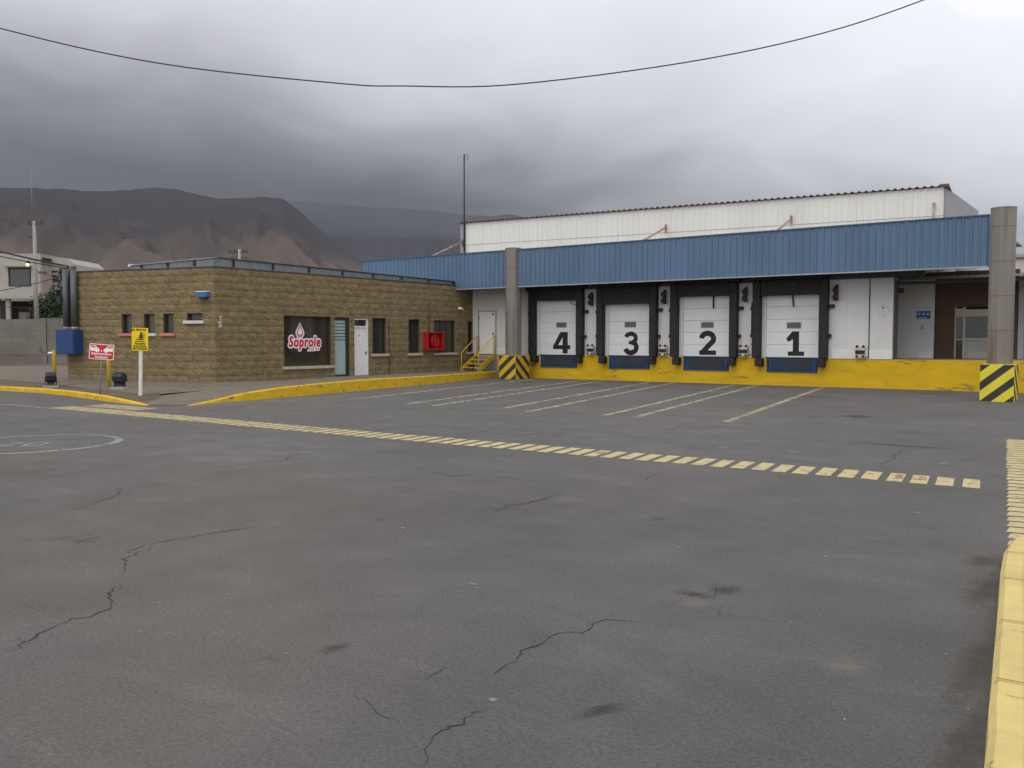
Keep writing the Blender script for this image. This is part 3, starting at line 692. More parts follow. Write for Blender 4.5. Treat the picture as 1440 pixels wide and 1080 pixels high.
# emblem: outlined drop with a smile over the name
def drop2(c, zc, r, ztop):
    P = []
    for q in range(25):
        a = R(-215 + 250 * q / 24); P.append((c + r * math.cos(a), zc + r * math.sin(a)))
    P += [(c + r * .45, zc + (ztop - zc) * .62), (c + r * .16, zc + (ztop - zc) * .82), (c + r * .10, ztop), (c - r * .10, ztop), (c - r * .16, zc + (ztop - zc) * .82), (c - r * .45, zc + (ztop - zc) * .62)]
    return P
logo = MB(OFF).prism(drop2(DC, 2.02, .215, 2.42), zl, zl + .004).build('logo', 'sign_white', big, label='red and white drop emblem with lettering on the big window')
MB(OFF).prism(drop2(DC, 2.02, .165, 2.35), zl + .005, zl + .008).build('logo_drop', 'logo_red', big)
MB(OFF).prism(drop2(DC, 2.02, .135, 2.27), zl + .009, zl + .011).build('logo_drop', 'logo_pink', big)
MB(OFF).prism(drop2(DC - .01, 2.035, .085, 2.22), zl + .0115, zl + .0125).build('logo_drop', 'sign_white', big)
MB(OFF).ribbon([(DC + .105 * math.cos(R(a)), 2.03 + .105 * math.sin(R(a))) for a in range(200, 341, 14)], .03, zl + .013, zl + .016).build('logo_smile', 'logo_red', big)
def halo_text(txt, size, m, rad, n_, d, u, z, sx, space):
    cu = bpy.data.curves.new('t', 'FONT'); cu.body = txt; cu.size = size; cu.shear = .12; cu.align_x = 'CENTER'; cu.space_character = space; cu.resolution_u = 3
    to = bpy.data.objects.new('t', cu); col.objects.link(to)
    me = bpy.data.meshes.new_from_object(to.evaluated_get(bpy.context.evaluated_depsgraph_get())); col.objects.unlink(to); bpy.data.objects.remove(to)
    b = MB(OFF)
    for q in range(n_):
        a = 2 * math.pi * q / n_; du, dz = rad * math.cos(a), rad * math.sin(a)
        b.add([(u + p.co.x * sx + du, d + q * .0004, z + p.co.y + dz) for p in me.vertices], [list(p.vertices) for p in me.polygons])
    return b.build('logo_lettering', m, big, recalc=False)
halo_text('Soprole', .56, 'sign_white', .075, 16, zl + .017, 23.17, 1.50, .80, 1.12)
halo_text('Soprole', .56, 'logo_red', .022, 8, zl + .026, 23.17, 1.50, .80, 1.12)
MB(OFF).prism([(23.30, 1.30), (23.93, 1.33), (23.95, 1.44), (23.32, 1.41)], zl + .016, zl + .019).build('logo_strip', 'sign_white', big)
text_part('logo_lettering', 'Desde 1949', .115, 'logo_red', big, OFF, 23.62, zl + .022, 1.345, shear=.12, ext=.001, sx=.95)
# conduits on the front
MB(OFF).tube([(27.74, .055, .29), (27.74, .055, 2.5), (27.74, .055, 2.62)], .016, 6).build('conduit', 'conduit', office)
MB(OFF).tube([(30.33, .05, 2.1), (30.33, .05, 3.42), (30.36, .05, 3.44)], .016, 6).build('conduit', 'frame_bronze', office)
MB(OFF).tube([(32.75, .05, .31), (32.75, .05, 2.2)], .016, 6).build('conduit', 'conduit', office)
rs = random.Random(3)
for q in range(9): MB(OFF).box(19.2 + rs.uniform(-.07, .07), 19.2 + rs.uniform(.09, .12), .03, .046, 2.2 + q * .045, 2.2 + q * .045 + .03).build('paint_fleck', 'sill_white', office)

# things fixed to the office
hose = thing('fire_hose_cabinet', OFF(30.5, .1, 1.32), 'red open fire hose cabinet with a coiled reel on the block wall', 'hose cabinet')
b = MB(OFF); u0, u1, z0, z1 = 29.95, 31.05, 1.32, 2.10
b.box(u0, u1, .03, .06, z0, z1); b.box(u0, u0 + .04, .06, .32, z0, z1); b.box(u1 - .04, u1, .06, .32, z0, z1); b.box(u0 + .04, u1 - .04, .06, .32, z1 - .04, z1); b.box(u0 + .04, u1 - .04, .06, .32, z0, z0 + .04)
b.build('case', 'red_paint', hose)
b = MB(OFF); b.tube([(30.5, .10, 1.71), (30.5, .26, 1.71)], .30, 24, False); b.build('reel', 'red_dark', hose)
b = MB(OFF); b.tube([(30.5, .26, 1.71), (30.5, .29, 1.71)], .11, 16, False); b.build('hub', 'red_paint', hose)
b = MB(OFF); b.tube([(30.5 + .24 * math.cos(R(a)), .275, 1.71 + .24 * math.sin(R(a))) for a in range(0, 361, 20)], .03, 6); b.build('hose_coil', 'red_paint', hose)
sc_ = thing('security_camera', OFF(32.4, .05, 3.2), 'small white security camera on the block wall above the windows', 'camera')
MB(OFF).tube([(32.4, .0, 3.22), (32.4, .16, 3.20)], .02, 8).build('bracket', 'sign_white', sc_)
MB(OFF).tube([(32.28, .20, 3.26), (32.52, .24, 3.2)], .05, 10).build('housing', 'sign_white', sc_)
la = thing('wall_lamp', OL(.42, .1, 3.2), 'blue wall lamp with a pale cover high near the office corner', 'lamp')
MB(OL).prism([(.20, 3.26), (.63, 3.26), (.60, 3.43), (.23, 3.43)], .0, .24).build('housing', 'lamp_blue', la)
MB(OL).box(.21, .62, .0, .26, 3.43, 3.455).build('cover', 'sign_white', la)
MB(OL).box(.3, .53, .04, .2, 3.19, 3.26).build('lens', 'leveller_blue', la)
eb = thing('electrical_cabinet', OL(6.55, .25, 1.2), 'blue electrical cabinet with two conduits rising to the roof', 'cabinet')
MB(OL).box(6.13, 7.02, .02, .46, 1.22, 2.14).build('box', 'blue_box', eb, bevel=.01)
MB(OL).box(6.17, 6.98, .46, .472, 1.26, 2.10).build('door', 'blue_box', eb)
MB(OL).box(6.83, 6.87, .473, .49, 1.62, 1.70).build('latch', 'conduit', eb)
for u in (6.38, 6.78):
    pp = MB(OL).tube([(u, .16, 2.12), (u, .16, 4.40)], .12, 14).build('conduit', 'conduit', eb)
    MB(OL).tube([(u, .16, 4.40), (u, .16, 4.52)], .10, 12).build('cap', 'rust_edge', pp)
    MB(OL).tube([(u, .16, 2.14), (u, .16, 2.24)], .135, 12).build('collar', 'rust', pp)
MB(OL).box(6.86, 7.10, .02, .34, 3.18, 3.38).build('junction_box', 'lamp_body', eb)

# ================================================================== DOCK BUILDING
dock = thing('dock_building', (-14, 36, 0), 'white loading dock building with four numbered doors over a yellow platform', 'building')
XL, XR = -26.69, -7.59
levs = [(-21.78, 3.55, '4'), (-18.19, 3.30, '3'), (-14.69, 3.53, '2'), (-11.20, 3.47, '1')]
# platform
wall_open(DOCK, -24.45, 2.6, -.05, 1.055, [(c - .985, c + .985, .52, 1.06) for c, _, _ in levs], -.3, 0, 'yellow_wall', 'platform_wall', dock)
MB(DOCK).box(-26.65, -24.45, -.3, -.02, -.05, 1.03).build('platform_wall', 'concrete', dock)
MB(DOCK).box(-26.65, 2.6, -8, -.3, -.05, 1.05).build('platform_floor', 'concrete', dock)
# white insulated wall with the door openings
ops = [(c - 1.06, c + 1.06, 1.05, zt + .02) for c, zt, _ in levs]
for a, c in [(-26.66, -24.78), (-24.775, -23.0), (-23.0, -19.99), (-19.985, -16.45), (-16.445, -12.95), (-12.945, -9.2), (-9.195, -8.40), (-8.385, -7.59)]:
    wall_open(DOCK, a, c, 1.056, 3.97, [(max(a, o[0]), min(c, o[1]), o[2], o[3]) for o in ops if o[1] > a and o[0] < c], -.18, 0, 'panel_white', 'wall_panel', dock)
MB(DOCK).box(-26.66, -24.78, -.18, 0, 3.98, 4.3).build('wall_panel', 'panel_white', dock)
MB(DOCK).box(-24.77, -23.6, -.18, 0, 3.98, 4.3).build('wall_panel', 'panel_white', dock)
MB(DOCK).box(-26.68, -26.58, .0, .06, 1.06, 4.14).build('corner_trim', 'plinth_white', dock)
for a, c in ((-9.72, -8.42), (-8.38, -7.585), (-25.30, -24.3)):
    MB(DOCK).box(a, c, .002, .03, 1.06, 1.38).build('plinth', 'plinth_white', dock, bevel=.008)
MB(DOCK).tube([(-8.395, .02, 3.96), (-8.395, .02, 1.25), (-8.41, .04, 1.14), (-8.48, .05, 1.10), (-8.6, .05, 1.12)], .018, 6).build('cable', 'dark_metal', dock)
MB(DOCK).box(-7.59, -7.54, -.5, .01, 1.056, 3.97).build('jamb', 'sheet_dark', dock)
def corrugated(fr, u0, u1, d, z0, z1, pitch, dep, m, name, parent, per=4, ztop=None):
    """profiled sheets, each a part of its own"""
    u = u0
    while u < u1 - .01:
        e = min(u1, u + pitch * per); b = MB(fr); x = u; prof = []
        while x < e - 1e-4:
            for q, dd in ((0, 0), (.62, 0), (.70, dep), (.90, dep), (.98, 0)):
                xx = x + q * pitch
                if xx < e: prof.append((xx, dd))
            x += pitch
        prof.append((e - .003, 0))
        vs = []
        for xx, dd in prof:
            zt_ = ztop(xx) if ztop else z1
            vs += [(xx, d + dd, z0), (xx, d + dd, zt_)]
        b.sheet(vs, [(2 * i, 2 * i + 2, 2 * i + 3, 2 * i + 1) for i in range(len(prof) - 1)])
        b.build(name, m, parent, recalc=False); u = e
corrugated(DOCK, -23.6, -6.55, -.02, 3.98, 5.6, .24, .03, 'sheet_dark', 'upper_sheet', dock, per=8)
# fascia
FA = F((0, 32.3, 0), (1, 0, 0), (0, -1, 0))
corrugated(FA, -32.9, -4.44, 0, 4.14, 5.76, .25, .035, 'fascia_blue', 'fascia_sheet', dock, per=4)
MB(FA).box(-32.92, -4.43, -.06, .055, 5.76, 5.80).build('fascia_cap', 'flashing_blue', dock)
MB(FA).box(-32.92, -4.43, -.06, .045, 4.10, 4.14).build('fascia_trim', 'sheet_grey', dock)
MB(FA).box(-4.44, -4.40, -1.4, .03, 4.12, 5.78).build('fascia_end', 'flashing_blue', dock)
MB(FA).box(-32.95, -32.9, -1.4, .03, 4.12, 5.78).build('fascia_end', 'flashing_blue', dock)
MB(FA).box(-32.85, -4.5, -9.5, -.07, 5.56, 5.62).build('canopy_roof', 'sheet_grey', dock)
for q in range(9):
    X_ = -31 + q * 3.2; MB(FA).box(X_, X_ + .1, -1.25, -.05, 4.35, 4.5).build('canopy_beam', 'dark_metal', dock)
# doors
def arc(cx_, cz_, rx, rz, a0, a1, n_=14): return [(cx_ + rx * math.cos(R(lerp(a0, a1, q / n_))), cz_ + rz * math.sin(R(lerp(a0, a1, q / n_)))) for q in range(n_ + 1)]
for (c, zt, num) in levs:
    wide = 1.05; zb = 1.09
    f_ = MB(DOCK); f_.box(c - 1.06, c - wide + .03, -.17, .02, zb, zt); f_.box(c + wide - .03, c + 1.06, -.17, .02, zb, zt); f_.box(c - wide + .03, c + wide - .03, -.17, -.13, zb, zt - .01)
    d_ = f_.build('dock_door', 'plinth_white', dock, label='white sectional dock door with a large black %s' % num)
    nS = 5; hS = .486; z = zb
    for q in range(nS):
        z1 = min(zt - .01, z + hS - .008)
        if z1 - z > .05: MB(DOCK).box(c - wide + .035, c + wide - .035, -.12, -.05, z, z1).build('door_section', 'dock_white', d_, bevel=.006)
        z += hS
    zw = 2.43 if num in '4' else (2.41 if num == '3' else 2.36 if num == '2' else 2.31)
    xw = c + {'4': .12, '3': .02, '2': .03, '1': .05}[num]
    MB(DOCK).box(xw - .28, xw + .28, -.05, -.038, zw - .125, zw + .125).build('door_window', 'sheet_grey', d_)
    MB(DOCK).box(xw - .255, xw + .255, -.038, -.034, zw - .1, zw + .1).build('window_pane', 'door_window', d_)
    nz, h = 1.15, .93; nc = c + {'4': .12, '3': .07, '2': .05, '1': .12}[num]; D0, D1 = -.05, -.044
    b = MB(DOCK)
    if num == '4':
        b.prism([(nc + .06, nz), (nc + .33, nz), (nc + .33, nz + .96), (nc + .06, nz + .96)], D0, D1)
        b.prism([(nc - .45, nz + .19), (nc + .46, nz + .19), (nc + .46, nz + .37), (nc - .45, nz + .37)], D0, D1 + .001)
        b.prism([(nc - .45, nz + .33), (nc - .21, nz + .33), (nc + .12, nz + .82), (nc + .12, nz + .96), (nc - .06, nz + .96)], D0, D1 + .002)
    elif num == '1':
        b.prism([(nc - .10, nz + .1), (nc + .13, nz + .1), (nc + .13, nz + .93), (nc - .10, nz + .93)], D0, D1)
        b.prism([(nc - .29, nz), (nc + .33, nz), (nc + .33, nz + .165), (nc - .29, nz + .165)], D0, D1 + .001)
        b.prism([(nc - .36, nz + .66), (nc - .28, nz + .53), (nc + .02, nz + .70), (nc + .02, nz + .93), (nc - .12, nz + .93)], D0, D1 + .002)
    elif num == '3':
        P = arc(nc - .02, nz + .68, .24, .19, 165, -78, 18)
        b.ribbon(P, .19, D0, D1)
        b.ribbon(arc(nc - .02, nz + .285, .27, .225, 80, -165, 20), .215, D0, D1 + .001)
        b.prism([(nc - .12, nz + .42), (nc + .08, nz + .42), (nc + .08, nz + .56), (nc - .12, nz + .56)], D0, D1 + .002)
    else:
        b.ribbon(arc(nc - .01, nz + .65, .26, .225, 175, -28, 18) + [(nc + .02, nz + .36), (nc - .24, nz + .08)], .215, D0, D1)
        b.prism([(nc - .36, nz), (nc + .36, nz), (nc + .36, nz + .18), (nc - .37, nz + .18)], D0, D1 + .001)
    b.build('number', 'number_black', d_)
    # seal: two side pads, head pad, feet
    se = MB(DOCK).box(c - 1.47, c - 1.17, .003, .30, 1.058, 4.05).build('dock_seal', 'rubber', dock, bevel=.03, label='black padded dock seal round door %s' % num)
    MB(DOCK).box(c + 1.08, c + 1.38, .003, .30, 1.058, 4.05).build('side_pad', 'rubber', se, bevel=.03)
    MB(DOCK).box(c - 1.155, c + 1.075, .004, .30, zt - .02, 4.045).build('head_pad', 'rubber', se, bevel=.03)
    MB(DOCK).box(c - 1.62, c + 1.50, .05, .42, 4.055, 4.12).build('head_hood', 'rubber_worn', se)
    for q in range(9):
        for a in (-1.47, 1.08):
            MB(DOCK).box(c + a - .001, c + a + .301, .29, .305, 1.2 + q * .31, 1.2 + q * .31 + .27).build('wear_pleat', 'rubber', se, bevel=.008)
    for a in (-1.34, 1.02):
        MB(DOCK).box(c + a, c + a + .28, .004, .36, .74, 1.056).build('bumper', 'rubber', se, bevel=.04)
    for a in (-1.34, 1.25):
        MB(DOCK).box(c + a - .04, c + a + .04, .306, .312, 3.72, 3.95).build('pad_label', 'rubber_worn', se)
    MB(DOCK).box(c - .18, c + .2, .305, .312, 3.8, 3.88).build('pad_label', 'rubber_worn', se)
    # side hinges and the thin rod that carries them
    for zz in (1.92, 2.98):
        MB(DOCK).box(c - 1.61, c - 1.475, .02, .12, zz - .075, zz + .06).build('hinge', 'bracket_brown', se)
    for zz, ww in ((3.02, .2), (1.92, .1)):
        MB(DOCK).box(c + 1.385, c + 1.38 + ww, .02, .12, zz - .075, zz + .05).build('hinge', 'bracket_brown', se)
    MB(DOCK).tube([(c - 1.58, .05, 1.95), (c - 1.58, .05, 3.2)], .022, 6).build('rod', 'bracket_brown', se)
    # leveller
    le = MB(DOCK).box(c - .97, c + .97, -.2, .02, .525, 1.05).build('dock_leveller', 'leveller_blue', dock, bevel=.01, label='blue steel dock leveller under door %s' % num)
    MB(DOCK).box(c - .78, c + .78, .021, .045, .60, 1.048).build('lip', 'leveller_steel', le, bevel=.006)
    MB(DOCK).box(c - .97, c + .97, .021, .06, .528, .57).build('lower_flange', 'leveller_blue', le, bevel=.006)
    MB(DOCK).box(c - .99, c + .99, -.14, .05, 1.052, 1.085).build('hinge_plate', 'leveller_steel', le)
    for a in (-.93, .90): MB(DOCK).box(c + a, c + a + .04, .021, .07, .6, 1.0).build('rib', 'leveller_blue', le)
# straps and a loose cable hanging from the head pads
MB(DOCK).box(-14.42, -14.36, .0, .02, 3.02, 3.6).build('pull_strap', 'rubber', dock)
MB(DOCK).prism([(-11.24, 3.6), (-11.19, 3.6), (-11.13, 3.02), (-11.19, 3.02)], .0, .02).build('pull_strap', 'rubber', dock)
MB(DOCK).tube([(-21.15, .0, 3.58), (-21.12, .02, 3.40), (-21.0, .03, 3.32), (-20.8, .03, 3.31), (-20.7, .02, 3.33)], .014, 6).build('cable', 'rubber', dock)
# signal lamps and control boxes between the doors
for x_, z_, bx in ((-20.05, 3.52, -20.05), (-16.53, 3.51, -16.55), (-13.05, 3.51, -13.07), (-9.58, 3.47, -8.66)):
    s_ = MB(DOCK).box(x_ - .075, x_ + .075, .002, .1, z_ - .26, z_ + .26).build('signal_lamp', 'dark_metal', dock, bevel=.01)
    for q in (-.13, .13):
        h_ = MB(DOCK); h_.tube([(x_ + .03, .1, z_ + q), (x_ + .03, .24, z_ + q - .01)], [.075, .11], 12); h_.build('hood', 'bracket_brown', s_)
    MB(DOCK).tube([(x_ - .03, .06, z_ + .24), (x_ + .08, .13, z_ + .3)], .035, 8).build('arm', 'dark_metal', s_)
    c_ = MB(DOCK).box(bx - .17, bx + .17, .031, .16, 1.10, 1.50).build('control_box', 'cream', dock, bevel=.015)
    MB(DOCK).box(bx - .165, bx + .165, .161, .175, 1.24, 1.38).build('dark_band', 'bracket_brown', c_)
    for qx in (-.11, .11):
        for qz in (1.16, 1.52): MB(DOCK).tube([(bx + qx, .1, qz), (bx + qx, .19, qz)], .045, 10).build('knob', 'bracket_brown', c_)
    if bx < -10: MB(DOCK).tube([(bx + .17, .05, 1.2), (bx + .27, .06, 1.16), (bx + .36, .05, 1.3), (bx + .3, .03, 1.55), (bx + .26, .03, 1.62)], .014, 6).build('cable', 'dark_metal', c_)
# personnel door by the stairs
b = MB(DOCK); u0, u1, z0, z1 = -26.31, -25.34, 1.085, 3.10
b.box(u0 - .05, u0, .002, .05, z0, z1 + .05); b.box(u1, u1 + .05, .002, .05, z0, z1 + .05); b.box(u0, u1, .002, .05, z1, z1 + .05)
pd = b.build('door', 'sheet_grey', dock, label='white personnel door with a grey frame at the top of the stairs')
MB(DOCK).box(u0 + .01, u1 - .01, .003, .04, z0, z1 - .01).build('leaf', 'white_door', pd, bevel=.005)
MB(DOCK).box(u1 - .16, u1 - .08, .04, .055, z1 - .16, z1 - .08).build('closer', 'dark_metal', pd)
for zz in (1.4, 2.8): MB(DOCK).box(u0 - .015, u0 + .03, .05, .065, zz - .05, zz + .05).build('hinge', 'dark_metal', pd)
MB(DOCK).box(u1 - .12, u1 - .08, .04, .1, 2.0, 2.1).build('handle', 'dark_metal', pd)

# wall signs
ds = thing('hazard_diamond_sign', DOCK(-7.93, .01, 2.81), 'white diamond hazard sign on the white wall panel', 'sign')
DS = F((0, 33.6, 0), (1, 0, 0), (0, -1, 0))
def dia(c, z, r): return [(c - r, z), (c, z - r), (c + r, z), (c, z + r)]
MB(DS).prism(dia(-7.93, 2.81, .25), .002, .008).build('border', 'sheet_grey', ds); MB(DS).prism(dia(-7.93, 2.81, .232), .009, .012).build('plate', 'panel_white', ds)
MB(DS).prism([(-7.97, 2.87), (-7.89, 2.87), (-7.91, 2.92), (-7.93, 2.97), (-7.95, 2.92)], .013, .015).build('symbol', 'sign_black', ds)
MB(DS).prism([(-8.01, 2.75), (-7.86, 2.75), (-7.86, 2.765), (-8.01, 2.765)], .013, .015).build('text_line', 'sheet_grey', ds)

# ================================================================== ANNEX at the right end
annex = thing('dock_annex', (-5.5, 37, 1.05), 'dark recessed bay with a brown wall and glazed door beside the dock', 'building')
AN = F((0, 36.5, 0), (1, 0, 0), (0, -1, 0))
MB(DOCK).box(-8.25, -6.74, -2.75, -2.6, 1.056, 4.05).build('sliding_panel', 'panel_white', annex, label='greyish white sliding panel inside the recessed bay')
MB(DOCK).box(-7.3, -6.745, -2.598, -2.57, 1.06, 1.33).build('plinth', 'plinth_white', annex)
MB(DOCK).box(-7.72, -7.60, -.62, -.5, 1.056, 3.8).build('door_jamb', 'bracket_brown', annex)
MB(DOCK).box(-7.6, -7.42, -.75, -.55, 3.45, 3.62).build('motor', 'dark_metal', annex)
MB(DOCK).box(-8.4, -8.26, -4.2, -.19, 1.056, 3.97).build('inner_side_wall', 'sheet_dark', annex)
wall_open(AN, -8.2, -4.0, 1.056, 4.3, [(-6.08, -4.55, 1.056, 2.98)], -.2, 0, 'brown_wall', 'wall', annex)
b = MB(AN); b.box(-6.08, -6.03, -.12, -.02, 1.06, 2.98); b.box(-5.80, -5.72, -.12, -.02, 1.06, 2.98); b.box(-4.60, -4.55, -.12, -.02, 1.06, 2.98); b.box(-6.03, -5.80, -.12, -.02, 2.62, 2.92); b.box(-5.72, -4.60, -.12, -.02, 2.62, 2.88); b.box(-6.03, -5.8, -.1, -.03, 1.75, 1.79); b.box(-5.72, -4.6, -.1, -.03, 1.75, 1.82)
gd = b.build('glazed_door', 'alu_cream', annex)
MB(AN).box(-6.03, -5.80, -.09, -.08, 1.8, 2.62).build('pane', 'window_glass', gd); MB(AN).box(-6.03, -5.80, -.09, -.08, 1.06, 1.75).build('pane', 'window_glass', gd)
MB(AN).box(-5.72, -4.60, -.09, -.08, 1.82, 2.62).build('pane', 'window_glass', gd); MB(AN).box(-5.72, -4.60, -.09, -.08, 1.06, 1.75).build('lower_panel', 'sheet_grey', gd)
MB(AN).box(-5.62, -4.7, -.079, -.07, 1.08, 1.32).build('kick_plate', 'alu_cream', gd)
MB(AN).box(-8.2, 1.5, -1.6, -1.5, 1.05, 4.0).build('inner_wall', 'interior', annex)
# lean-to roof over the bay: wavy sheet
b = MB(); vs = []; fs = []; n_ = 90
for i in range(n_ + 1):
    x_ = lerp(-8.3, -2.9, i / n_); zz = .018 * math.sin(i * math.pi / 1.5)
    for yy, zb in ((33.75, 3.86), (37.6, 4.22)):
        vs += [(x_, yy, zb + zz), (x_, yy, zb + zz + .025)]
for i in range(n_):
    q = i * 4; fs += [(q, q + 4, q + 6, q + 2), (q + 1, q + 3, q + 7, q + 5), (q, q + 1, q + 5, q + 4), (q + 2, q + 6, q + 7, q + 3)]
b.sheet(vs, fs, False).build('lean_to_roof', 'sheet_dark', annex)
MB().box(-7.55, -3.0, 33.85, 33.95, 3.72, 3.83).build('roof_beam', 'dark_metal', annex)
corrugated(AN, -4.0, 2.6, .05, 1.06, 3.6, .3, .03, 'sheet_grey', 'side_sheet', annex, per=4)
MB(AN).prism([(-4.0, 3.6), (2.6, 3.6), (2.6, 3.7), (-4.0, 4.15)], -.02, .12).build('side_fascia', 'hall_grey', annex)
bs = thing('safety_sign', DOCK(-7.1, -2.6, 2.7), 'blue safety sign with three round symbols on the sliding panel', 'sign')
SG = F((-.36, 36.2, -.02), (1, 0, 0), (0, -1, 0))
MB(SG).box(-6.98, -6.50, .002, .010, 2.56, 2.86).build('plate', 'sign_blue', bs)
for q in range(3):
    c = -6.89 + q * .15; b = MB(SG); b.tube([(c, .011, 2.75), (c, .014, 2.75)], .055, 16, False); b.build('symbol', 'sign_lightblue', bs)
MB(SG).box(-6.95, -6.62, .011, .014, 2.59, 2.615).build('text_line', 'sign_white', bs)
MB(SG).prism([(-6.84, 2.16), (-6.72, 2.16), (-6.76, 2.36), (-6.82, 2.34)], .002, .006).build('notice', 'sheet_grey', bs)

# ================================================================== HALL behind
hall = thing('storage_hall', (-19, 44, 0), 'tall white corrugated storage hall rising behind the blue canopy', 'building')
HF = F((-30.71, 38.0, 0), (.993, .117, 0), (.117, -.993, 0))
corrugated(HF, 0, 23.56, 0, 1.1, 6.93, .28, .03, 'hall_white', 'wall_sheet', hall, per=4)
corrugated(HF, 0, 23.56, .012, 6.95, 8.12, .28, .03, 'hall_white', 'wall_sheet', hall, per=4)
MB(HF).box(0, 23.56, -.02, .006, 6.925, 6.955).build('seam_flashing', 'hall_grey', hall)
MB(HF).box(-.32, -.0, -12, .03, 1.1, 8.12).build('corner_column', 'hall_grey', hall)
MB().prism([(-7.31, 1.1), (-7.31, 8.1), (-7.30, 8.1), (-7.30, 1.1)], 40.9, 41).build('corner_trim', 'hall_grey', hall)
# right-hand gable falling away from the front eaves
GA = (-7.31, 40.78); GB = (-7.30, 49.5)
MB().sheet([(GA[0], GA[1], 1.1), (GB[0], GB[1], 1.1), (GB[0], GB[1], 8.16), (GA[0], GA[1], 8.17), (GA[0] - .15, GA[1], 1.1), (GB[0] - .15, GB[1], 1.1), (GB[0] - .15, GB[1], 8.16), (GA[0] - .15, GA[1], 8.17)],
           [(0, 1, 2, 3), (7, 6, 5, 4), (0, 4, 5, 1), (3, 2, 6, 7), (0, 3, 7, 4), (1, 5, 6, 2)]).build('gable_wall', 'hall_grey', hall)
vs = []; fs = []; n_ = 84; prof = []
for i in range(n_):
    x_ = -.35 + i * .287
    prof += [(x_, 0), (x_ + .15, 0), (x_ + .175, .05), (x_ + .262, .05)]
for i, (u, dz) in enumerate(prof):
    for d_, zb in ((.16, 8.13), (-9.0, 8.16)): vs += [tuple(HF(u, d_, zb + dz)), tuple(HF(u, d_, zb + dz + .02))]
for i in range(len(prof) - 1):
    q = i * 4; fs += [(q, q + 4, q + 6, q + 2), (q + 1, q + 3, q + 7, q + 5), (q, q + 1, q + 5, q + 4)]
MB().sheet(vs, fs).build('roof', 'rust_edge', hall)
MB(HF).box(23.4, 23.75, -9.2, .17, 8.14, 8.23).build('verge_flashing', 'rust_edge', hall)
# rusty stays between hall and fascia
for (a, u, z_) in (((-16.97, 32.5, 5.80), 11.46, 7.19), ((-11.45, 32.5, 5.80), 17.37, 7.22), ((-6.13, 32.5, 5.80), 23.2, 7.36), ((-28.33, 32.5, 5.80), -.18, 7.13)):
    e = HF(u, .06, z_); st = MB().tube([a, tuple(e)], .045, 8).build('stay_rod', 'rust', hall)
    MB(HF).box(u - .05, u + .05, .032, .09, z_ - .22, z_ + .14).build('stay_bracket', 'rust', st)
ms = thing('antenna_mast', HF(-.02, .1, 5.6), 'thin steel mast with a small panel antenna at the hall corner', 'mast')
MB(HF).tube([(-.02, .1, 5.62), (-.02, .1, 11.86)], [.05, .038], 8).build('pole', 'dark_metal', ms)
MB(HF).box(.04, .26, .06, .12, 11.52, 11.84).build('antenna_panel', 'sheet_grey', ms)
MB(HF).tube([(-.02, .1, 11.35), (-.28, .1, 11.45), (-.5, .1, 11.62), (-.42, .1, 11.7), (-.05, .1, 11.68)], .012, 5).build('loop_element', 'rust', ms)

# ================================================================== BUILDINGS seen under the canopy end
shed = thing('rear_shed', (-4, 46, 0), 'grey corrugated shed seen under the right end of the canopy', 'shed')
SH = F((0, 44, 0), (1, 0, 0), (0, -1, 0))
corrugated(SH, -7.2, 3.2, 0, 0, 4.9, .4, .04, 'sheet_grey', 'wall_sheet', shed, per=4, ztop=lambda x: interp([(-7.6, 4.92), (3.2, 3.1)], x))
MB(SH).prism([(-7.25, 4.86), (3.25, 3.09), (3.25, 3.17), (-7.25, 4.94)], -5, .08).build('roof', 'hall_grey', shed)
MB(SH).box(-7.22, -7.05, .06, .2, 0, 4.7).build('door_post', 'panel_white', shed)
pale = thing('pale_store', (0, 64, 0), 'cream building far behind the concrete column at the canopy end', 'building')
PS = F((0, 60, 0), (1, 0, 0), (0, -1, 0))
wall_open(PS, -6.9, 9, 0, 6.6, [(-5.2, -3.8, 3.2, 4.6), (-2.4, -1.0, 3.2, 4.6)], -.3, 0, 'cream', 'wall', pale)
MB(PS).box(-7.1, 9.2, -9, .2, 6.602, 6.8).build('roof', 'sheet_grey', pale)
MB(PS).box(-6.9, -6.6, -8.8, -.302, 0, 6.6).build('side_wall', 'cream', pale)
for a in (-5.2, -2.4):
    w_ = MB(PS); w_.box(a, a + 1.4, -.2, -.1, 3.2, 3.28); w_.box(a, a + 1.4, -.2, -.1, 4.52, 4.6); w_.box(a, a + .08, -.2, -.1, 3.28, 4.52); w_.box(a + 1.32, a + 1.4, -.2, -.1, 3.28, 4.52)
    w_ = w_.build('window', 'frame_dark', pale); MB(PS).box(a + .08, a + 1.32, -.16, -.14, 3.28, 4.52).build('pane', 'far_glass', w_)

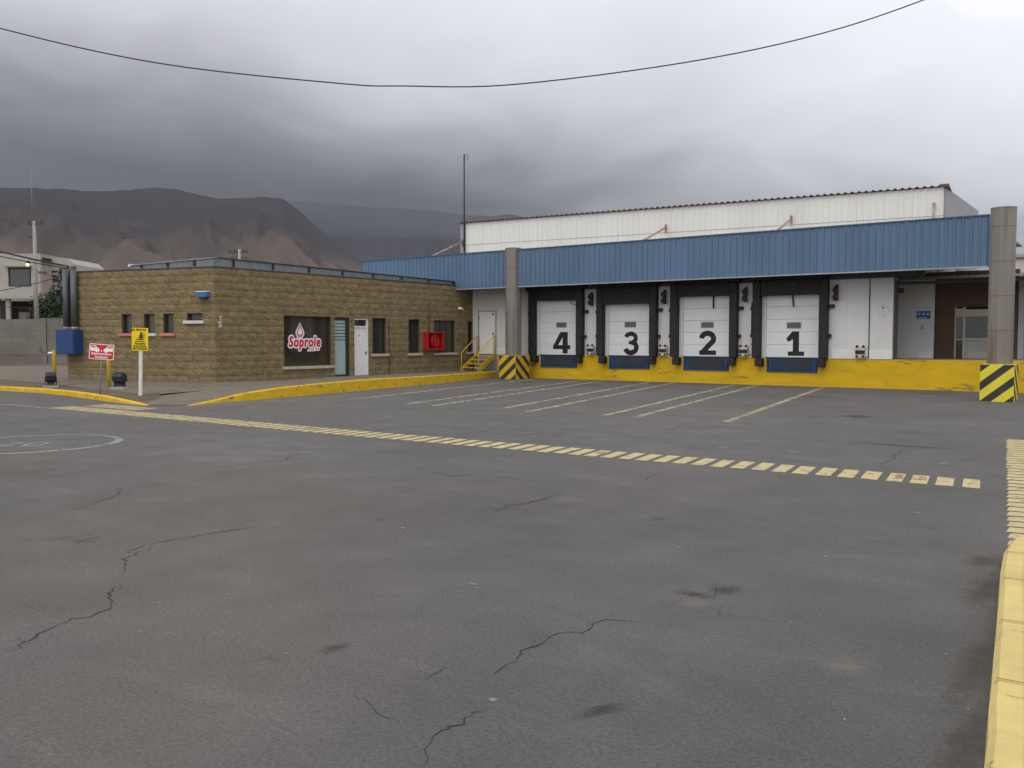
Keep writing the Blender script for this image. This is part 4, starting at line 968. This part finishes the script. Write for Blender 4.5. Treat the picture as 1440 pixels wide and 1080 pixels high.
# ================================================================== COLUMNS
def column(loc, rr, ztop, half, ybox, stripes, label, lemon, flip):
    x_, y_ = loc; t_ = thing('concrete_column', (x_, y_, 0), label, 'column', 'round concrete columns of the canopy')
    # shaft in cast rings
    zs = [1.04]; 
    while zs[-1] < ztop - .3: zs.append(zs[-1] + .98)
    zs[-1] = ztop
    for a, c in zip(zs, zs[1:]): MB().tube([(x_, y_, a), (x_, y_, c)], rr, 40, caps=c == zs[-1] and False).build('shaft_ring', 'concrete_col', t_)
    MB().tube([(x_, y_, ztop - .03), (x_, y_, ztop + .004)], rr + .006, 40, False).build('shaft_cap', 'concrete_col', t_)
    for a in zs[1:-1]: MB().tube([(x_, y_, a - .008), (x_, y_, a + .008)], rr + .002, 40, caps=False).build('joint_ring', 'rust_edge', t_)
    x0, x1 = x_ - half, x_ + half; y0, y1 = ybox
    cb = MB().box(x0, x1, y0, y1, -.04, 1.06).build('striped_base', lemon, t_, bevel=.01)
    W = x1 - x0
    def band(fr, wdt, sgn, off=0):
        # diagonal black bands clipped to the face rectangle
        step = .54; s0 = -2.4 + off
        while s0 < 3:
            poly = []
            for (u, z) in ((0, 0), (wdt, 0), (wdt, 1.06), (0, 1.06)): poly.append((u, z))
            def clip(P, f_):
                out = []
                for i in range(len(P)):
                    a, b_ = P[i], P[(i + 1) % len(P)]; fa, fb = f_(a), f_(b_)
                    if fa >= 0: out.append(a)
                    if fa * fb < 0: t2 = fa / (fa - fb); out.append((lerp(a[0], b_[0], t2), lerp(a[1], b_[1], t2)))
                return out
            poly = clip(poly, lambda p: (p[1] - sgn * p[0] * .85) - s0)
            if len(poly) > 2: poly = clip(poly, lambda p: s0 + .25 - (p[1] - sgn * p[0] * .85))
            if len(poly) > 2: MB(fr).prism([(u, max(.004, min(1.055, z))) for u, z in poly], .001, .005).build('stripe', 'stripe_black', cb)
            s0 += step
    band(F((x0, y0, 0), (1, 0, 0), (0, -1, 0)), W, 1)
    band(F((x1, y0, 0), (0, 1, 0), (1, 0, 0)), y1 - y0, -1 if flip else 1)
    return t_
column((-23.42, 32.38), .36, 5.86, .46, (31.92, 32.98), 1, 'round concrete column by the stairs on a black and yellow base', 'stripe_yellow', True)
column((-3.59, 28.75), .33, 5.50, .43, (28.28, 29.15), 1, 'round concrete column at the free end of the canopy', 'stripe_lemon', True)

# ================================================================== STAIRS
st = thing('entry_stairs', (-25.75, 32.9, .3), 'yellow steel steps with handrails up to the personnel door', 'stairs')
sx0, sx1 = -26.3, -25.28; ys, ye = 32.2, 33.35
for s_ in (sx0, sx1):
    MB(F((s_, 0, 0), (0, 1, 0), (1, 0, 0))).prism([(ys - .05, .30), (ys + .2, .30), (ye + .12, .96), (ye + .12, 1.08), (ye - .05, 1.08), (ys - .05, .46)], -.02, .02).build('stringer', 'yellow_rail', st)
for q in range(4):
    yy = ys + .08 + q * .29; zz = .44 + q * .18; MB().box(sx0 + .022, sx1 - .022, yy, yy + .27, zz, zz + .035).build('tread', 'yellow_rail', st)
for s_ in (sx0, sx1):
    MB().tube([(s_, ys + .02, .30), (s_, ys + .02, 1.17), (s_, ye - .02, 1.90), (s_, ye + .12, 1.96)], .024, 8).build('handrail', 'yellow_rail', st)
    MB().tube([(s_, ye + .05, 1.05), (s_, ye + .05, 1.93)], .03, 8).build('post', 'yellow_rail', st)
MB(DOCK).box(-25.2, -24.5, .0, .05, .3, 1.04).build('side_plate', 'yellow_rail', st)

# ================================================================== SIGNS and small things by the left kerb
VR = Vector((.809, .587, 0)); VB = Vector((.587, -.809, 0))
zs_ = lambda x, y: lot_z(x, y)
bx_, by_ = -25.49, 14.15
rsn = thing('parking_sign', (bx_, by_, zs_(bx_, by_)), 'red parking sign with two white cars on a thin leaning post', 'sign')
SR = F((bx_, by_, 0), VR, VB)
MB(SR).tube([(0, 0, zs_(bx_, by_) - .1), (.08, 0, 1.45)], .018, 8).build('post', 'post_steel', rsn)
def tilt(P, a, c): return [(c[0] + (u - c[0]) * math.cos(a) - (z - c[1]) * math.sin(a), c[1] + (u - c[0]) * math.sin(a) + (z - c[1]) * math.cos(a)) for u, z in P]
SC = (.09, 1.40); TA = R(-4)
def rrect(c, w_, h_, r_): return [(c[0] + sx_ * (w_ / 2 - r_) + r_ * math.cos(R(a)), c[1] + sy_ * (h_ / 2 - r_) + r_ * math.sin(R(a))) for sx_, sy_, a0 in ((1, 1, 0), (-1, 1, 90), (-1, -1, 180), (1, -1, 270)) for a in (a0, a0 + 30, a0 + 60, a0 + 90)]
MB(SR).prism(tilt(rrect(SC, .74, .46, .04), TA, SC), .022, .030).build('plate', 'sign_white', rsn)
MB(SR).prism(tilt(rrect(SC, .70, .42, .03), TA, SC), .0305, .033).build('field', 'sign_red', rsn)
for s_ in (-1, 1):
    car_ = [(.335, .02), (.335, .155), (.26, .185), (.18, .175), (.12, .11), (.065, .08), (.06, .02), (.09, .0), (.13, -.03), (.17, .0), (.25, .02)]
    P = tilt([(SC[0] + s_ * u, SC[1] + z) for u, z in car_], TA, SC); MB(SR).prism(P, .0335, .036).build('car_symbol', 'sign_white', rsn)
    P = tilt([(SC[0] + s_ * u, SC[1] + z) for u, z in [(.31, .12), (.31, .15), (.25, .165), (.19, .15), (.16, .12)]], TA, SC); MB(SR).prism(P, .0363, .038).build('car_window', 'sign_red', rsn)
MB(SR).prism(tilt([(SC[0] - .02, SC[1] + .0), (SC[0] + .02, SC[1] + .0), (SC[0] + .008, SC[1] + .06), (SC[0] - .008, SC[1] + .06)], TA, SC), .0335, .036).build('person_symbol', 'sign_white', rsn)
SRt = F((bx_, by_, 0), VR, VB); 
SRt.u = (VR * math.cos(TA) + Vector((0, 0, 1)) * math.sin(TA)); SRt.z = (Vector((0, 0, 1)) * math.cos(TA) - VR * math.sin(TA))
SRt.o = Vector((bx_, by_, 0)) + VR * SC[0] + Vector((0, 0, SC[1])) 
text_part('lettering', 'Estacionamiento', .095, 'sign_white', rsn, SRt, 0, .035, -.09, offset=.002, ext=.001, sx=.95)
text_part('lettering', 'Aculatado', .095, 'sign_white', rsn, SRt, 0, .035, -.185, offset=.002, ext=.001)
yx, yy_ = -23.95, 14.51
ysn = thing('pedestrian_sign', (yx, yy_, zs_(yx, yy_)), 'yellow pedestrian crossing sign on a thick white post', 'sign')
SY = F((yx, yy_, 0), VR, VB)
MB(SY).prism([(-.045, zs_(yx, yy_) - .1), (.045, zs_(yx, yy_) - .1), (.085, 1.5), (.0, 1.5)], -.06, .02).build('post', 'post_white', ysn, bevel=.006)
TY = R(-1.5); SCY = (.04, 1.77)
MB(SY).prism(tilt(rrect(SCY, .475, .66, .01), TY, SCY), .022, .032).build('plate', 'sign_yellow', ysn)
SYt = F((0, 0, 0), VR, VB); SYt.u = VR * math.cos(TY) + Vector((0, 0, 1)) * math.sin(TY); SYt.z = Vector((0, 0, 1)) * math.cos(TY) - VR * math.sin(TY)
SYt.o = Vector((yx, yy_, 0)) + VR * SCY[0] + Vector((0, 0, SCY[1]))
text_part('lettering', 'SR. PEATON', .083, 'sign_black', ysn, SYt, -.03, .035, .245, offset=.003, ext=.001, sx=.92)
for s_, z_ in (('TRANSITE', -.155), ('POR PASOS', -.23), ('PEATONALES', -.30)): text_part('lettering', s_, .078, 'sign_black', ysn, SYt, 0, .035, z_, offset=.003, ext=.001, sx=.92)
for q in range(5):
    z_ = -.07 + q * .055; u0 = -.14 + q * .035
    MB(SYt).prism([(u0, z_), (.135 + .01 * (q > 2), z_), (.14 + .01 * (q > 2), z_ + .022), (u0 + .012, z_ + .024)], .033, .036).build('crossing_symbol', 'sign_black', ysn)
MB(SYt).prism([(.0, -.01), (.03, -.02), (.045, .09), (.065, .02), (.09, .02), (.07, .13), (.05, .17), (.02, .17), (.0, .12)], .0365, .039).build('walker_symbol', 'sign_black', ysn)
b = MB(SYt); b.tube([(.035, .034, .195), (.035, .039, .195)], .024, 12, False); b.build('walker_symbol', 'sign_black', ysn)

def floodlight(x_, y_, label, turn):
    z0 = zs_(x_, y_); t_ = thing('floodlight', (x_, y_, z0), label, 'floodlight', 'ground floodlights by the left kerb')
    fr = F((x_, y_, z0), (math.cos(turn), math.sin(turn), 0), (math.sin(turn), -math.cos(turn), 0))
    MB(fr).box(-.24, .24, -.2, .2, -.06, .06).build('footing', 'concrete', t_, bevel=.02)
    for s_ in (-.17, .17): MB(fr).box(s_ - .012, s_ + .012, -.03, .03, .06, .34).build('yoke_arm', 'lamp_body', t_)
    MB(fr).box(-.17, .17, -.03, .03, .062, .075).build('yoke_base', 'lamp_body', t_)
    b = MB(F(tuple(fr.o), tuple(fr.u), tuple(fr.d)))
    prof = [(-.20, .30), (-.16, .22), (.02, .18), (.16, .25), (.20, .40), (.14, .50), (-.08, .50), (-.18, .42)]
    n_ = len(prof); b.add([(-.155, d, z) for d, z in prof] + [(.155, d, z) for d, z in prof], [tuple(range(n_)), tuple(range(2 * n_ - 1, n_ - 1, -1))] + [(i, (i + 1) % n_, n_ + (i + 1) % n_, n_ + i) for i in range(n_)])
    b.build('housing', 'lamp_body', t_, bevel=.012)
    MB(fr).box(-.11, .11, -.08, .08, .10, .185).build('ballast_box', 'lamp_body', t_, bevel=.01)
    for q in range(4): MB(fr).box(-.12 + q * .07, -.10 + q * .07, -.12, .1, .50, .53).build('cooling_fin', 'lamp_body', t_)
floodlight(-26.81, 15.55, 'dark ground floodlight between the red and yellow signs', R(30))
floodlight(-30.29, 15.1, 'dark ground floodlight in front of the yellow standpipe with a tap', R(60))
def standpipe(x_, y_, top, label, tap):
    z0 = zs_(x_, y_); t_ = thing('standpipe', (x_, y_, z0), label, 'pipe', 'yellow pipes by the left kerb')
    MB().tube([(x_, y_, z0 - .1), (x_, y_, top - .05), (x_ - .0, y_, top)], .062, 12).build('pipe', 'yellow_rail', t_)
    MB().tube([(x_, y_, top), (x_, y_, top + .012)], .068, 12).build('cap', 'yellow_rail', t_)
    if tap:
        q = Vector((x_, y_, 0)); a = q - VR * .22
        MB().tube([(x_, y_, top - .1), tuple(q - VR * .18 + Vector((0, 0, top - .09))), tuple(a + Vector((0, 0, top - .15)))], .035, 8).build('tap', 'sign_white', t_)
    else: MB().tube([tuple(Vector((x_, y_, z0 + .2)) + VB * .05), tuple(Vector((x_, y_, z0 + .2)) + VB * .066)], .018, 8).build('bolt_hole', 'dark_metal', t_)
standpipe(-27.94, 15.83, 1.25, 'plain yellow pipe standing behind the red parking sign', False)
standpipe(-32.18, 16.18, 1.38, 'yellow standpipe with a white tap near the blue cabinet', True)

# ================================================================== BACKGROUND on the left
def at(s, d): return Vector((0, 0, 0)) + VR * s + Vector((-.587, .809, 0)) * d     # site axes: s along the street side, d metres into the site
CF = F(tuple(at(0, 49)), tuple(VR), tuple(VB))
fence = thing('concrete_fence', tuple(CF(-26, 0, .44)), 'grey precast concrete panel fence beside the office', 'fence')
zf = .40; u = -40.2
while u < -16:
    MB(CF).box(u - .11, u + .11, -.11, .11, zf - .3, 2.95).build('post', 'fence_concrete', fence)
    for q, (a, c) in enumerate(((zf - .2, .93), (.94, 1.62), (1.63, 2.26), (2.27, 2.90))):
        MB(CF).box(u + .112, u + 3.488, -.045, .045 - (.03 if q == 0 else 0), a, c).build('panel', 'fence_concrete', fence)
    u += 3.6
HS = F(tuple(at(0, 80)), tuple(VR), tuple(VB))
hs = thing('neighbour_house', tuple(HS(-44, 0, .4)), 'pale two-storey house with a garage behind the concrete fence', 'house')
wall_open(HS, -56, -42.41, 5.55, 9.5, [(-45.30, -43.24, 6.55, 8.22), (-54.5, -52, 6.55, 8.2)], -.3, 0, 'house_wall', 'front_wall', hs)
MB(HS).box(-56, -42.41, .002, .35, 5.45, 5.75).build('floor_slab', 'house_wall', hs)
for a, c in ((-53.0, -52.2), (-46.52, -46.14), (-45.59, -45.24), (-42.73, -42.41)): MB(HS).box(a, c, -.28, -.002, .3, 5.5).build('pillar', 'house_wall', hs)
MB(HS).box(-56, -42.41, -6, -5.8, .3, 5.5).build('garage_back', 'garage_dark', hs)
MB(HS).box(-56, -42.41, -6, -.3, 9.2, 9.5).build('roof', 'house_wall_shade', hs)
wn = MB(HS); wn.box(-45.30, -43.24, -.2, -.14, 8.12, 8.22); wn.box(-45.30, -45.30 + .08, -.2, -.14, 6.55, 8.12); wn.box(-43.24 - .2, -43.24, -.2, -.14, 6.55, 8.12); wn.box(-45.30 + .08, -43.24 - .2, -.2, -.14, 6.55, 6.63)
wn = wn.build('window', 'frame_dark', hs); MB(HS).box(-45.30 + .08, -43.24 - .2, -.18, -.16, 6.63, 8.12).build('pane', 'far_glass', wn)
MB(HS).box(-45.43, -43.12, .002, .4, 8.3, 8.42).build('window_hood', 'house_wall_shade', hs)
MB(HS).prism([(-42.41, .3), (-40.29, .3), (-40.29, 8.7), (-40.87, 9.25), (-42.41, 9.3)], -8, -2.0).build('side_wing', 'house_wall', hs)
for (a, c, z0, z1) in ((-42.38, -41.83, 7.98, 8.12), (-42.38, -41.9, 7.55, 7.68), (-42.28, -41.83, 7.1, 7.45), (-41.0, -40.61, 7.6, 7.75)):
    MB(HS).box(a, c, -1.998, -1.95, z0, z1).build('vent', 'frame_dark', hs)
MB(HS).box(-46.14, -45.62, -.1, -.05, .3, 5.3).build('gate', 'garage_dark', hs)
b = MB(HS); b.tube([(-45.17, .6, 4.68), (-40.16, .6, 4.62)], .03, 6); b.build('rail', 'bracket_brown', hs)
for q in range(12): MB(HS).tube([(-44.08 + q * .18, .6, 2.9), (-44.08 + q * .18, .6, 4.66)], .02, 5).build('rail_bar', 'bracket_brown', hs)
MB(HS).box(-44.08, -44.08 + 2.0, .45, .6, .4, 2.9).build('rail_wall', 'house_wall_shade', hs)
b = MB(HS)
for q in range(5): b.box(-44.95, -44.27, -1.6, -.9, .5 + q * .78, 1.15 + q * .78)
b.build('stored_goods', 'house_wall_shade', hs)
# tree
def tree(base, label):
    t_ = thing('garden_tree', base, label, 'tree'); B = Vector(base)
    br = [(0, 0, 6.2), (-1.0, .3, 4.6), (1.1, -.2, 5.2), (.4, .8, 5.6)]
    b = MB()
    b.tube([tuple(B + Vector((0, 0, -.2))), tuple(B + Vector((.05, 0, 1.6))), tuple(B + Vector((0, .05, 3.0)))], [.2, .15, .11], 8)
    for x_, y_, z_ in br: b.tube([tuple(B + Vector((.02, 0, 2.6))), tuple(B + Vector((x_ * .5, y_ * .5, lerp(2.9, z_, .55)))), tuple(B + Vector((x_, y_, z_)))], [.09, .06, .025], 6)
    b.build('trunk', 'bark', t_)
    rs = random.Random(11); vs = []; fs = []
    cl = [(VR * s + Vector((0, 0, z_)) + VB * q, r_) for s, z_, q, r_ in [(-1.15, 4.4, .2, .9), (-.6, 3.9, .5, .95), (.2, 4.1, .4, 1.0), (1.0, 4.3, .2, 1.0), (.75, 5.4, .1, .95), (1.0, 6.4, 0, .8), (.9, 7.1, -.1, .5), (-.1, 5.0, -.2, .8), (1.5, 5.0, 0, .9), (0.0, 3.3, .3, .9), (1.2, 3.4, .2, .9), (-1.2, 3.5, .2, .8)]]
    for c, r_ in cl:
        for q in range(330):
            d_ = Vector((rs.gauss(0, 1), rs.gauss(0, 1), rs.gauss(0, 1))).normalized() * r_ * rs.uniform(.35, 1.08)
            p = B + c + d_; n1 = Vector((rs.gauss(0, 1), rs.gauss(0, 1), rs.gauss(0, 1))).normalized(); n2 = n1.cross(Vector((rs.gauss(0, 1), rs.gauss(0, 1), rs.gauss(0, 1)))).normalized()
            s = rs.uniform(.08, .17); b0 = len(vs); vs += [tuple(p - n1 * s), tuple(p + n2 * s * .5), tuple(p + n1 * s), tuple(p - n2 * s * .5)]; fs.append((b0, b0 + 1, b0 + 2, b0 + 3))
    MB().sheet(vs, fs).build('crown', 'leaf', t_, recalc=False)
p = at(-39.13, 76); tree((p.x, p.y, .4), 'dark green leafy tree between the house and the office')
# parked car behind the fence
ca = at(-33.54, 66); CR = F((ca.x, ca.y, .42), tuple((VR * .93 + VB * -.36).normalized()), tuple((VB * .93 + VR * .36).normalized()))
CR.o.z = 1.72
car = thing('parked_car', tuple(CR.o), 'dark car with a red tail lamp parked behind the concrete fence', 'car')
body = [(-2.1, .35), (-2.15, .75), (-2.05, 1.0), (-1.75, 1.06), (-1.35, 1.62), (.35, 1.66), (1.0, 1.12), (1.95, .98), (2.15, .7), (2.12, .35), (1.75, .3), (1.6, .62), (1.3, .72), (1.0, .62), (.85, .3), (-.85, .3), (-1.0, .62), (-1.3, .72), (-1.6, .62), (-1.75, .3)]
MB(CR).prism(body, -.85, .85).build('body', 'car_paint', car, bevel=.06)
MB(CR).prism([(-1.62, 1.12), (-1.28, 1.54), (-.5, 1.57), (-.5, 1.12)], .851, .862).build('side_window', 'far_glass', car)
MB(CR).prism([(-.42, 1.12), (-.42, 1.57), (.28, 1.58), (.8, 1.13)], .851, .862).build('side_window', 'far_glass', car)
for x_ in (-1.3, 1.3):
    for d_ in (-.80, .66):
        wh = MB(CR).tube([(x_, d_, .34), (x_, d_ + .16, .34)], .34, 20).build('wheel', 'tyre', car); MB(CR).tube([(x_, d_ - .01, .34), (x_, d_ + .17, .34)], .2, 14).build('rim', 'conduit', wh)
for d_ in (-.7, .52): MB(CR).box(-2.16, -2.02, d_, d_ + .3, .82, 1.08).build('tail_lamp', 'tail_red', car)
# raised parking deck that carries the car (the lot rises behind the fence)
tr_ = [tuple(at(-60, 53)), tuple(at(-20, 53)), tuple(at(-20, 76)), tuple(at(-60, 76))]
structure(MB().sheet([(tr_[0][0], tr_[0][1], .3), (tr_[1][0], tr_[1][1], .3), tuple(at(-20, 62)) [:2] + (1.72,), tuple(at(-60, 62))[:2] + (1.72,), tr_[2][:2] + (1.72,), tr_[3][:2] + (1.72,)], [(0, 1, 2, 3), (3, 2, 4, 5)]).build('raised_lot', 'dirt'))
# utility pole with a lit street lamp
up = at(-34.82, 65); U = lambda s, d, z: tuple(up + VR * s + VB * d + Vector((0, 0, z)))
pole = thing('utility_pole', (up.x, up.y, 1.6), 'concrete utility pole with crossarms and a lit street lamp by the house', 'pole')
MB().tube([U(0, 0, 1.4), U(0, 0, 10.4)], [.17, .11], 10).build('shaft', 'pole_concrete', pole)
MB().tube([U(-.12, 0, 10.3), U(-.12, 0, 14.0)], .03, 6).build('aerial', 'post_steel', pole)
b = MB(F(tuple(up), tuple(VR), tuple(VB))); b.box(-.4, .65, -.05, .05, 10.12, 10.24); b.build('crossarm', 'pole_wood', pole)
b = MB(F(tuple(up), tuple(VR), tuple(VB))); b.box(-.5, .0, -.05, .05, 9.2, 9.3); b.build('crossarm', 'pole_wood', pole)
for s in (-.35, .2, .55): MB().tube([U(s, 0, 10.24), U(s, 0, 10.46)], .045, 8).build('insulator', 'lamp_body', pole)
MB().tube([U(0, .1, 7.6), U(-.05, .5, 7.55), U(-.08, .75, 7.4)], .03, 6).build('lamp_arm', 'post_steel', pole)
MB().tube([U(-.08, .75, 7.44), U(-.08, .85, 7.2)], [.08, .17], 10).build('lamp_head', 'lamp_body', pole)
bu = MB(); bu.tube([U(-.08, .86, 7.22), U(-.08, .88, 7.1)], [.11, .06], 10); bu.build('lamp_bulb', 'lamp_glow', pole)
MB(F(tuple(up), tuple(VR), tuple(VB))).box(.25, .8, -.1, .1, 6.6, 6.75).build('transformer_shelf', 'pole_wood', pole)
# service wires from the pole towards the cabinet conduits
def wire(a, b_, sag, r_, label, grp='wires between the pole and the cabinet'):
    a = Vector(a); b_ = Vector(b_); P = []
    for q in range(25):
        t_ = q / 24; p_ = a.lerp(b_, t_); p_.z -= sag * 4 * t_ * (1 - t_); P.append(tuple(p_))
    return tag(MB().tube(P, r_, 5).build('service_wire', 'cable'), label, 'wire', grp)
e1 = OL(6.6, .16, 4.5)
wire(tuple(at(-42, 52) + Vector((0, 0, 11.4))), tuple(e1), .55, .035, 'thick dark service wire dropping to the cabinet conduits')
wire(tuple(at(-42, 52) + Vector((0, 0, 10.6))), tuple(OL(6.75, .16, 4.45)), .55, .02, 'thin dark wire hanging just below the thick service wire')
wire(U(0, 0, 6.9), tuple(OL(6.4, .1, 4.3)), .25, .018, 'wire running from the lamp pole to the office roof')
wire(tuple(at(-44, 60) + Vector((0, 0, 6.0))), tuple(OL(6.8, .1, 4.2)), 1.0, .016, 'slack thin wire crossing in front of the house')
# far pole seen over the office roof
fp = at(-18.36, 60); V = lambda s, z: tuple(fp + VR * s + Vector((0, 0, z)))
fpo = thing('utility_pole', (fp.x, fp.y, 0), 'distant wooden utility pole showing above the office roof', 'pole')
MB().tube([V(0, -.1), V(0, 7.85)], [.15, .1], 8).build('shaft', 'pole_concrete', fpo)
for z_, a, c in ((7.62, -.75, .6), (7.25, -.6, .6)): MB(F(tuple(fp), tuple(VR), tuple(VB))).box(a, c, -.05, .05, z_, z_ + .08).build('crossarm', 'pole_wood', fpo)
for s in (-.65, -.3, .3, .5): MB().tube([V(s, 7.70), V(s, 7.86)], .035, 6).build('insulator', 'lamp_body', fpo)

# ---- cable across the yard and the poles that carry it
CP = [(-17.5, 11.2), (-14, 8.6), (-11, 7.45), (-8.1, 6.62), (-5.51, 6.05), (-2.70, 5.74), (-1.69, 5.70), (0, 5.72), (2.70, 6.06), (4.84, 6.51), (6.66, 7.12), (8.6, 7.95), (10.5, 8.9), (12.5, 10.1)]
P = []
for i in range(len(CP) - 1):
    p0 = CP[max(0, i - 1)]; p1 = CP[i]; p2 = CP[i + 1]; p3 = CP[min(len(CP) - 1, i + 2)]
    for q in range(6):
        t_ = q / 6
        f_ = lambda k: .5 * (2 * p1[k] + (p2[k] - p0[k]) * t_ + (2 * p0[k] - 5 * p1[k] + 4 * p2[k] - p3[k]) * t_ * t_ + (3 * p1[k] - p0[k] - 3 * p2[k] + p3[k]) * t_ ** 3)
        P.append(tuple(at(f_(0), 14) + Vector((0, 0, f_(1)))))
P.append(tuple(at(12.5, 14) + Vector((0, 0, 10.1))))
tag(MB().tube(P, .0095, 6).build('overhead_cable', 'cable'), 'single black overhead cable sagging across the sky above the yard', 'cable')
for s, h, lb in ((-17.5, 11.5, 'wooden pole carrying the upper left end of the overhead cable'), (12.5, 10.4, 'wooden pole carrying the right end of the overhead cable')):
    q = at(s, 14); t_ = thing('cable_pole', (q.x, q.y, 0), lb, 'pole', 'poles carrying the overhead cable')
    MB().tube([(q.x, q.y, -.3), (q.x, q.y, h)], [.16, .1], 10).build('shaft', 'pole_wood', t_)
    MB().tube([(q.x, q.y, h - .45), (q.x, q.y, h - .35)], .14, 10).build('clamp', 'dark_metal', t_)

# ================================================================== MOUNTAINS
def mountain(name, prof, Rr, R0, seed, spur, tw):
    tab = sorted(prof)          # (heading in degrees left of +Y, crest height in metres)
    h0, h1 = tab[0][0], tab[-1][0]; na = int((h1 - h0) * 6); nr = 64; vs = []; fs = []
    for i in range(na + 1):
        hd = lerp(h0, h1, i / na); Hc = interp(tab, hd)
        for j in range(nr + 1):
            u = j / nr * 1.3; r_ = R0 + (Rr - R0) * u
            x_ = -math.sin(R(hd)) * r_; y_ = math.cos(R(hd)) * r_
            p_ = Vector((x_ / 900 + seed, y_ / 900, 0))
            # gullies run down the slope: noise stretched along the fall line
            aw = R(hd) * Rr / 420 + tw * u * 2 + noise.noise(p_ * .9) * 1.1
            rid = 1 - abs(noise.noise((aw, u * 1.4 + seed, 3))) * 2
            rid += .5 * (1 - abs(noise.noise((aw * 2.3, u * 2.7, 8 + seed))) * 2) + .25 * (1 - abs(noise.noise((aw * 5.1, u * 6, 5 + seed))) * 2)
            if u <= 1:
                base = Hc * (u ** 1.25 * .85 + .15 * u ** .6); amp = spur * Hc * math.sin(math.pi * min(1, u)) ** .8
            else:
                base = Hc * (1 - (u - 1) * .9); amp = .0
            z_ = base + amp * (rid - .9) * .5 + noise.fractal(p_ * 5, 1, 2, 5) * 13 * min(1, u * 2)
            vs.append((x_, y_, max(-30, z_) - 4))
    for i in range(na):
        for j in range(nr): q = i * (nr + 1) + j; fs.append((q, q + nr + 1, q + nr + 2, q + 1))
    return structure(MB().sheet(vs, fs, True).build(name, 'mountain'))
mountain('mountain', [(91.59, 558.7), (84.72, 640.5), (77.94, 742.4), (72.43, 795.8), (66.01, 841.1), (63.9, 846.5), (61.32, 853.6), (59.42, 866.6), (58.64, 879.9), (56.45, 893.3), (55.02, 863.1), (53.99, 851.2), (52.94, 847.5), (51.46, 879.9), (50.38, 862.6), (49.08, 766.6), (47.76, 651.6), (45.99, 531.5), (44.19, 414.0), (41.47, 237.3), (37.81, 103.4), (34.13, 36.0)], 5600, 2300, 2.3, .30, -.8)
mountain('mountain', [(60.57, 1624.9), (54.61, 1807.5), (50.38, 1905.9), (48.64, 1890.5), (45.99, 1858.8), (43.29, 1842.3), (40.56, 1801.4), (38.73, 1755.0), (37.35, 1746.5), (36.2, 1777.1), (34.13, 1695.9), (27.74, 1550.1), (18.99, 1277.2), (10.99, 964.7), (0.71, 639.5), (-13.96, 310.2)], 12500, 10050, 7.7, .20, .6)

# ================================================================== HAZE and the cloud lying on the far range
def volume(name, c, dens, an):
    m = bpy.data.materials.new(name); m.use_nodes = True; t = m.node_tree; t.nodes.clear()
    pv = t.nodes.new('ShaderNodeVolumePrincipled'); pv.inputs['Color'].default_value = tuple(c) + (1,); pv.inputs['Density'].default_value = dens; pv.inputs['Anisotropy'].default_value = an
    ou = t.nodes.new('ShaderNodeOutputMaterial'); t.links.new(pv.outputs[0], ou.inputs['Volume']); MATS[name] = m
volume('haze', (.62, .68, .82), 2.0e-5, .1)
o = MB().box(-7000, 7000, -7000, 7000, -40, 1120).build('haze', 'haze'); o['kind'] = 'stuff'
volume('cloud', (.24, .24, .26), 3.6e-4, 0)
hd = R(57); fw = Vector((-math.sin(hd), math.cos(hd), 0)); sd_ = Vector((math.cos(hd), math.sin(hd), 0)); ctr = fw * 12200
# the cloud thins out evenly towards its top and rim
t = MATS['cloud'].node_tree; pv = [n for n in t.nodes if n.type == 'PRINCIPLED_VOLUME'][0]
gp = t.nodes.new('ShaderNodeNewGeometry'); sb = t.nodes.new('ShaderNodeVectorMath'); sb.operation = 'SUBTRACT'; t.links.new(gp.outputs['Position'], sb.inputs[0]); sb.inputs[1].default_value = tuple(ctr + Vector((0, 0, 1320)))
def vdot(v):
    n = t.nodes.new('ShaderNodeVectorMath'); n.operation = 'DOT_PRODUCT'; t.links.new(sb.outputs[0], n.inputs[0]); n.inputs[1].default_value = tuple(v); return n.outputs['Value']
def vm(op, a, b, c=None):
    n = t.nodes.new('ShaderNodeMath'); n.operation = op
    for i, x_ in enumerate((a, b, c)):
        if x_ is None: continue
        if isinstance(x_, (int, float)): n.inputs[i].default_value = x_
        else: t.links.new(x_, n.inputs[i])
    return n.outputs[0]
u_ = vdot(sd_ / 7600); v_ = vdot(fw / 4300); w_ = vdot(Vector((0, 0, 1 / 1500)))
q_ = vm('ADD', vm('ADD', vm('MULTIPLY', u_, u_), vm('MULTIPLY', v_, v_)), w_)
k_ = vm('POWER', vm('MAXIMUM', vm('SUBTRACT', 1.0, q_), 0.0), 1.8)
t.links.new(vm('MULTIPLY', k_, 9.0e-4), pv.inputs['Density'])
vs = []; fs = []; nr_, na_ = 26, 72
for side in (1, 0):
    for i in range(nr_):
        rho = i / (nr_ - 1)
        for k_ in range(na_):
            a = 2 * math.pi * k_ / na_; p_ = ctr + sd_ * (math.cos(a) * rho * 7600) + fw * (math.sin(a) * rho * 4300)
            zb = 1320 + 110 * noise.noise(p_ / 1500) + 50 * noise.noise(p_ / 500)
            vs.append((p_.x, p_.y, zb + (side * (1500 * (1 - rho ** 2) + 1))))
M_ = nr_ * na_
for sgn in (0, M_):
    for i in range(nr_ - 1):
        for k_ in range(na_): q = sgn + i * na_ + k_; q2 = sgn + i * na_ + (k_ + 1) % na_; fs.append((q, q2, q2 + na_, q + na_))
e_ = (nr_ - 1) * na_
for k_ in range(na_): fs.append((e_ + k_, e_ + (k_ + 1) % na_, M_ + e_ + (k_ + 1) % na_, M_ + e_ + k_))
o = MB().sheet(vs, fs, True).build('cloud_bank', 'cloud'); o['kind'] = 'stuff'
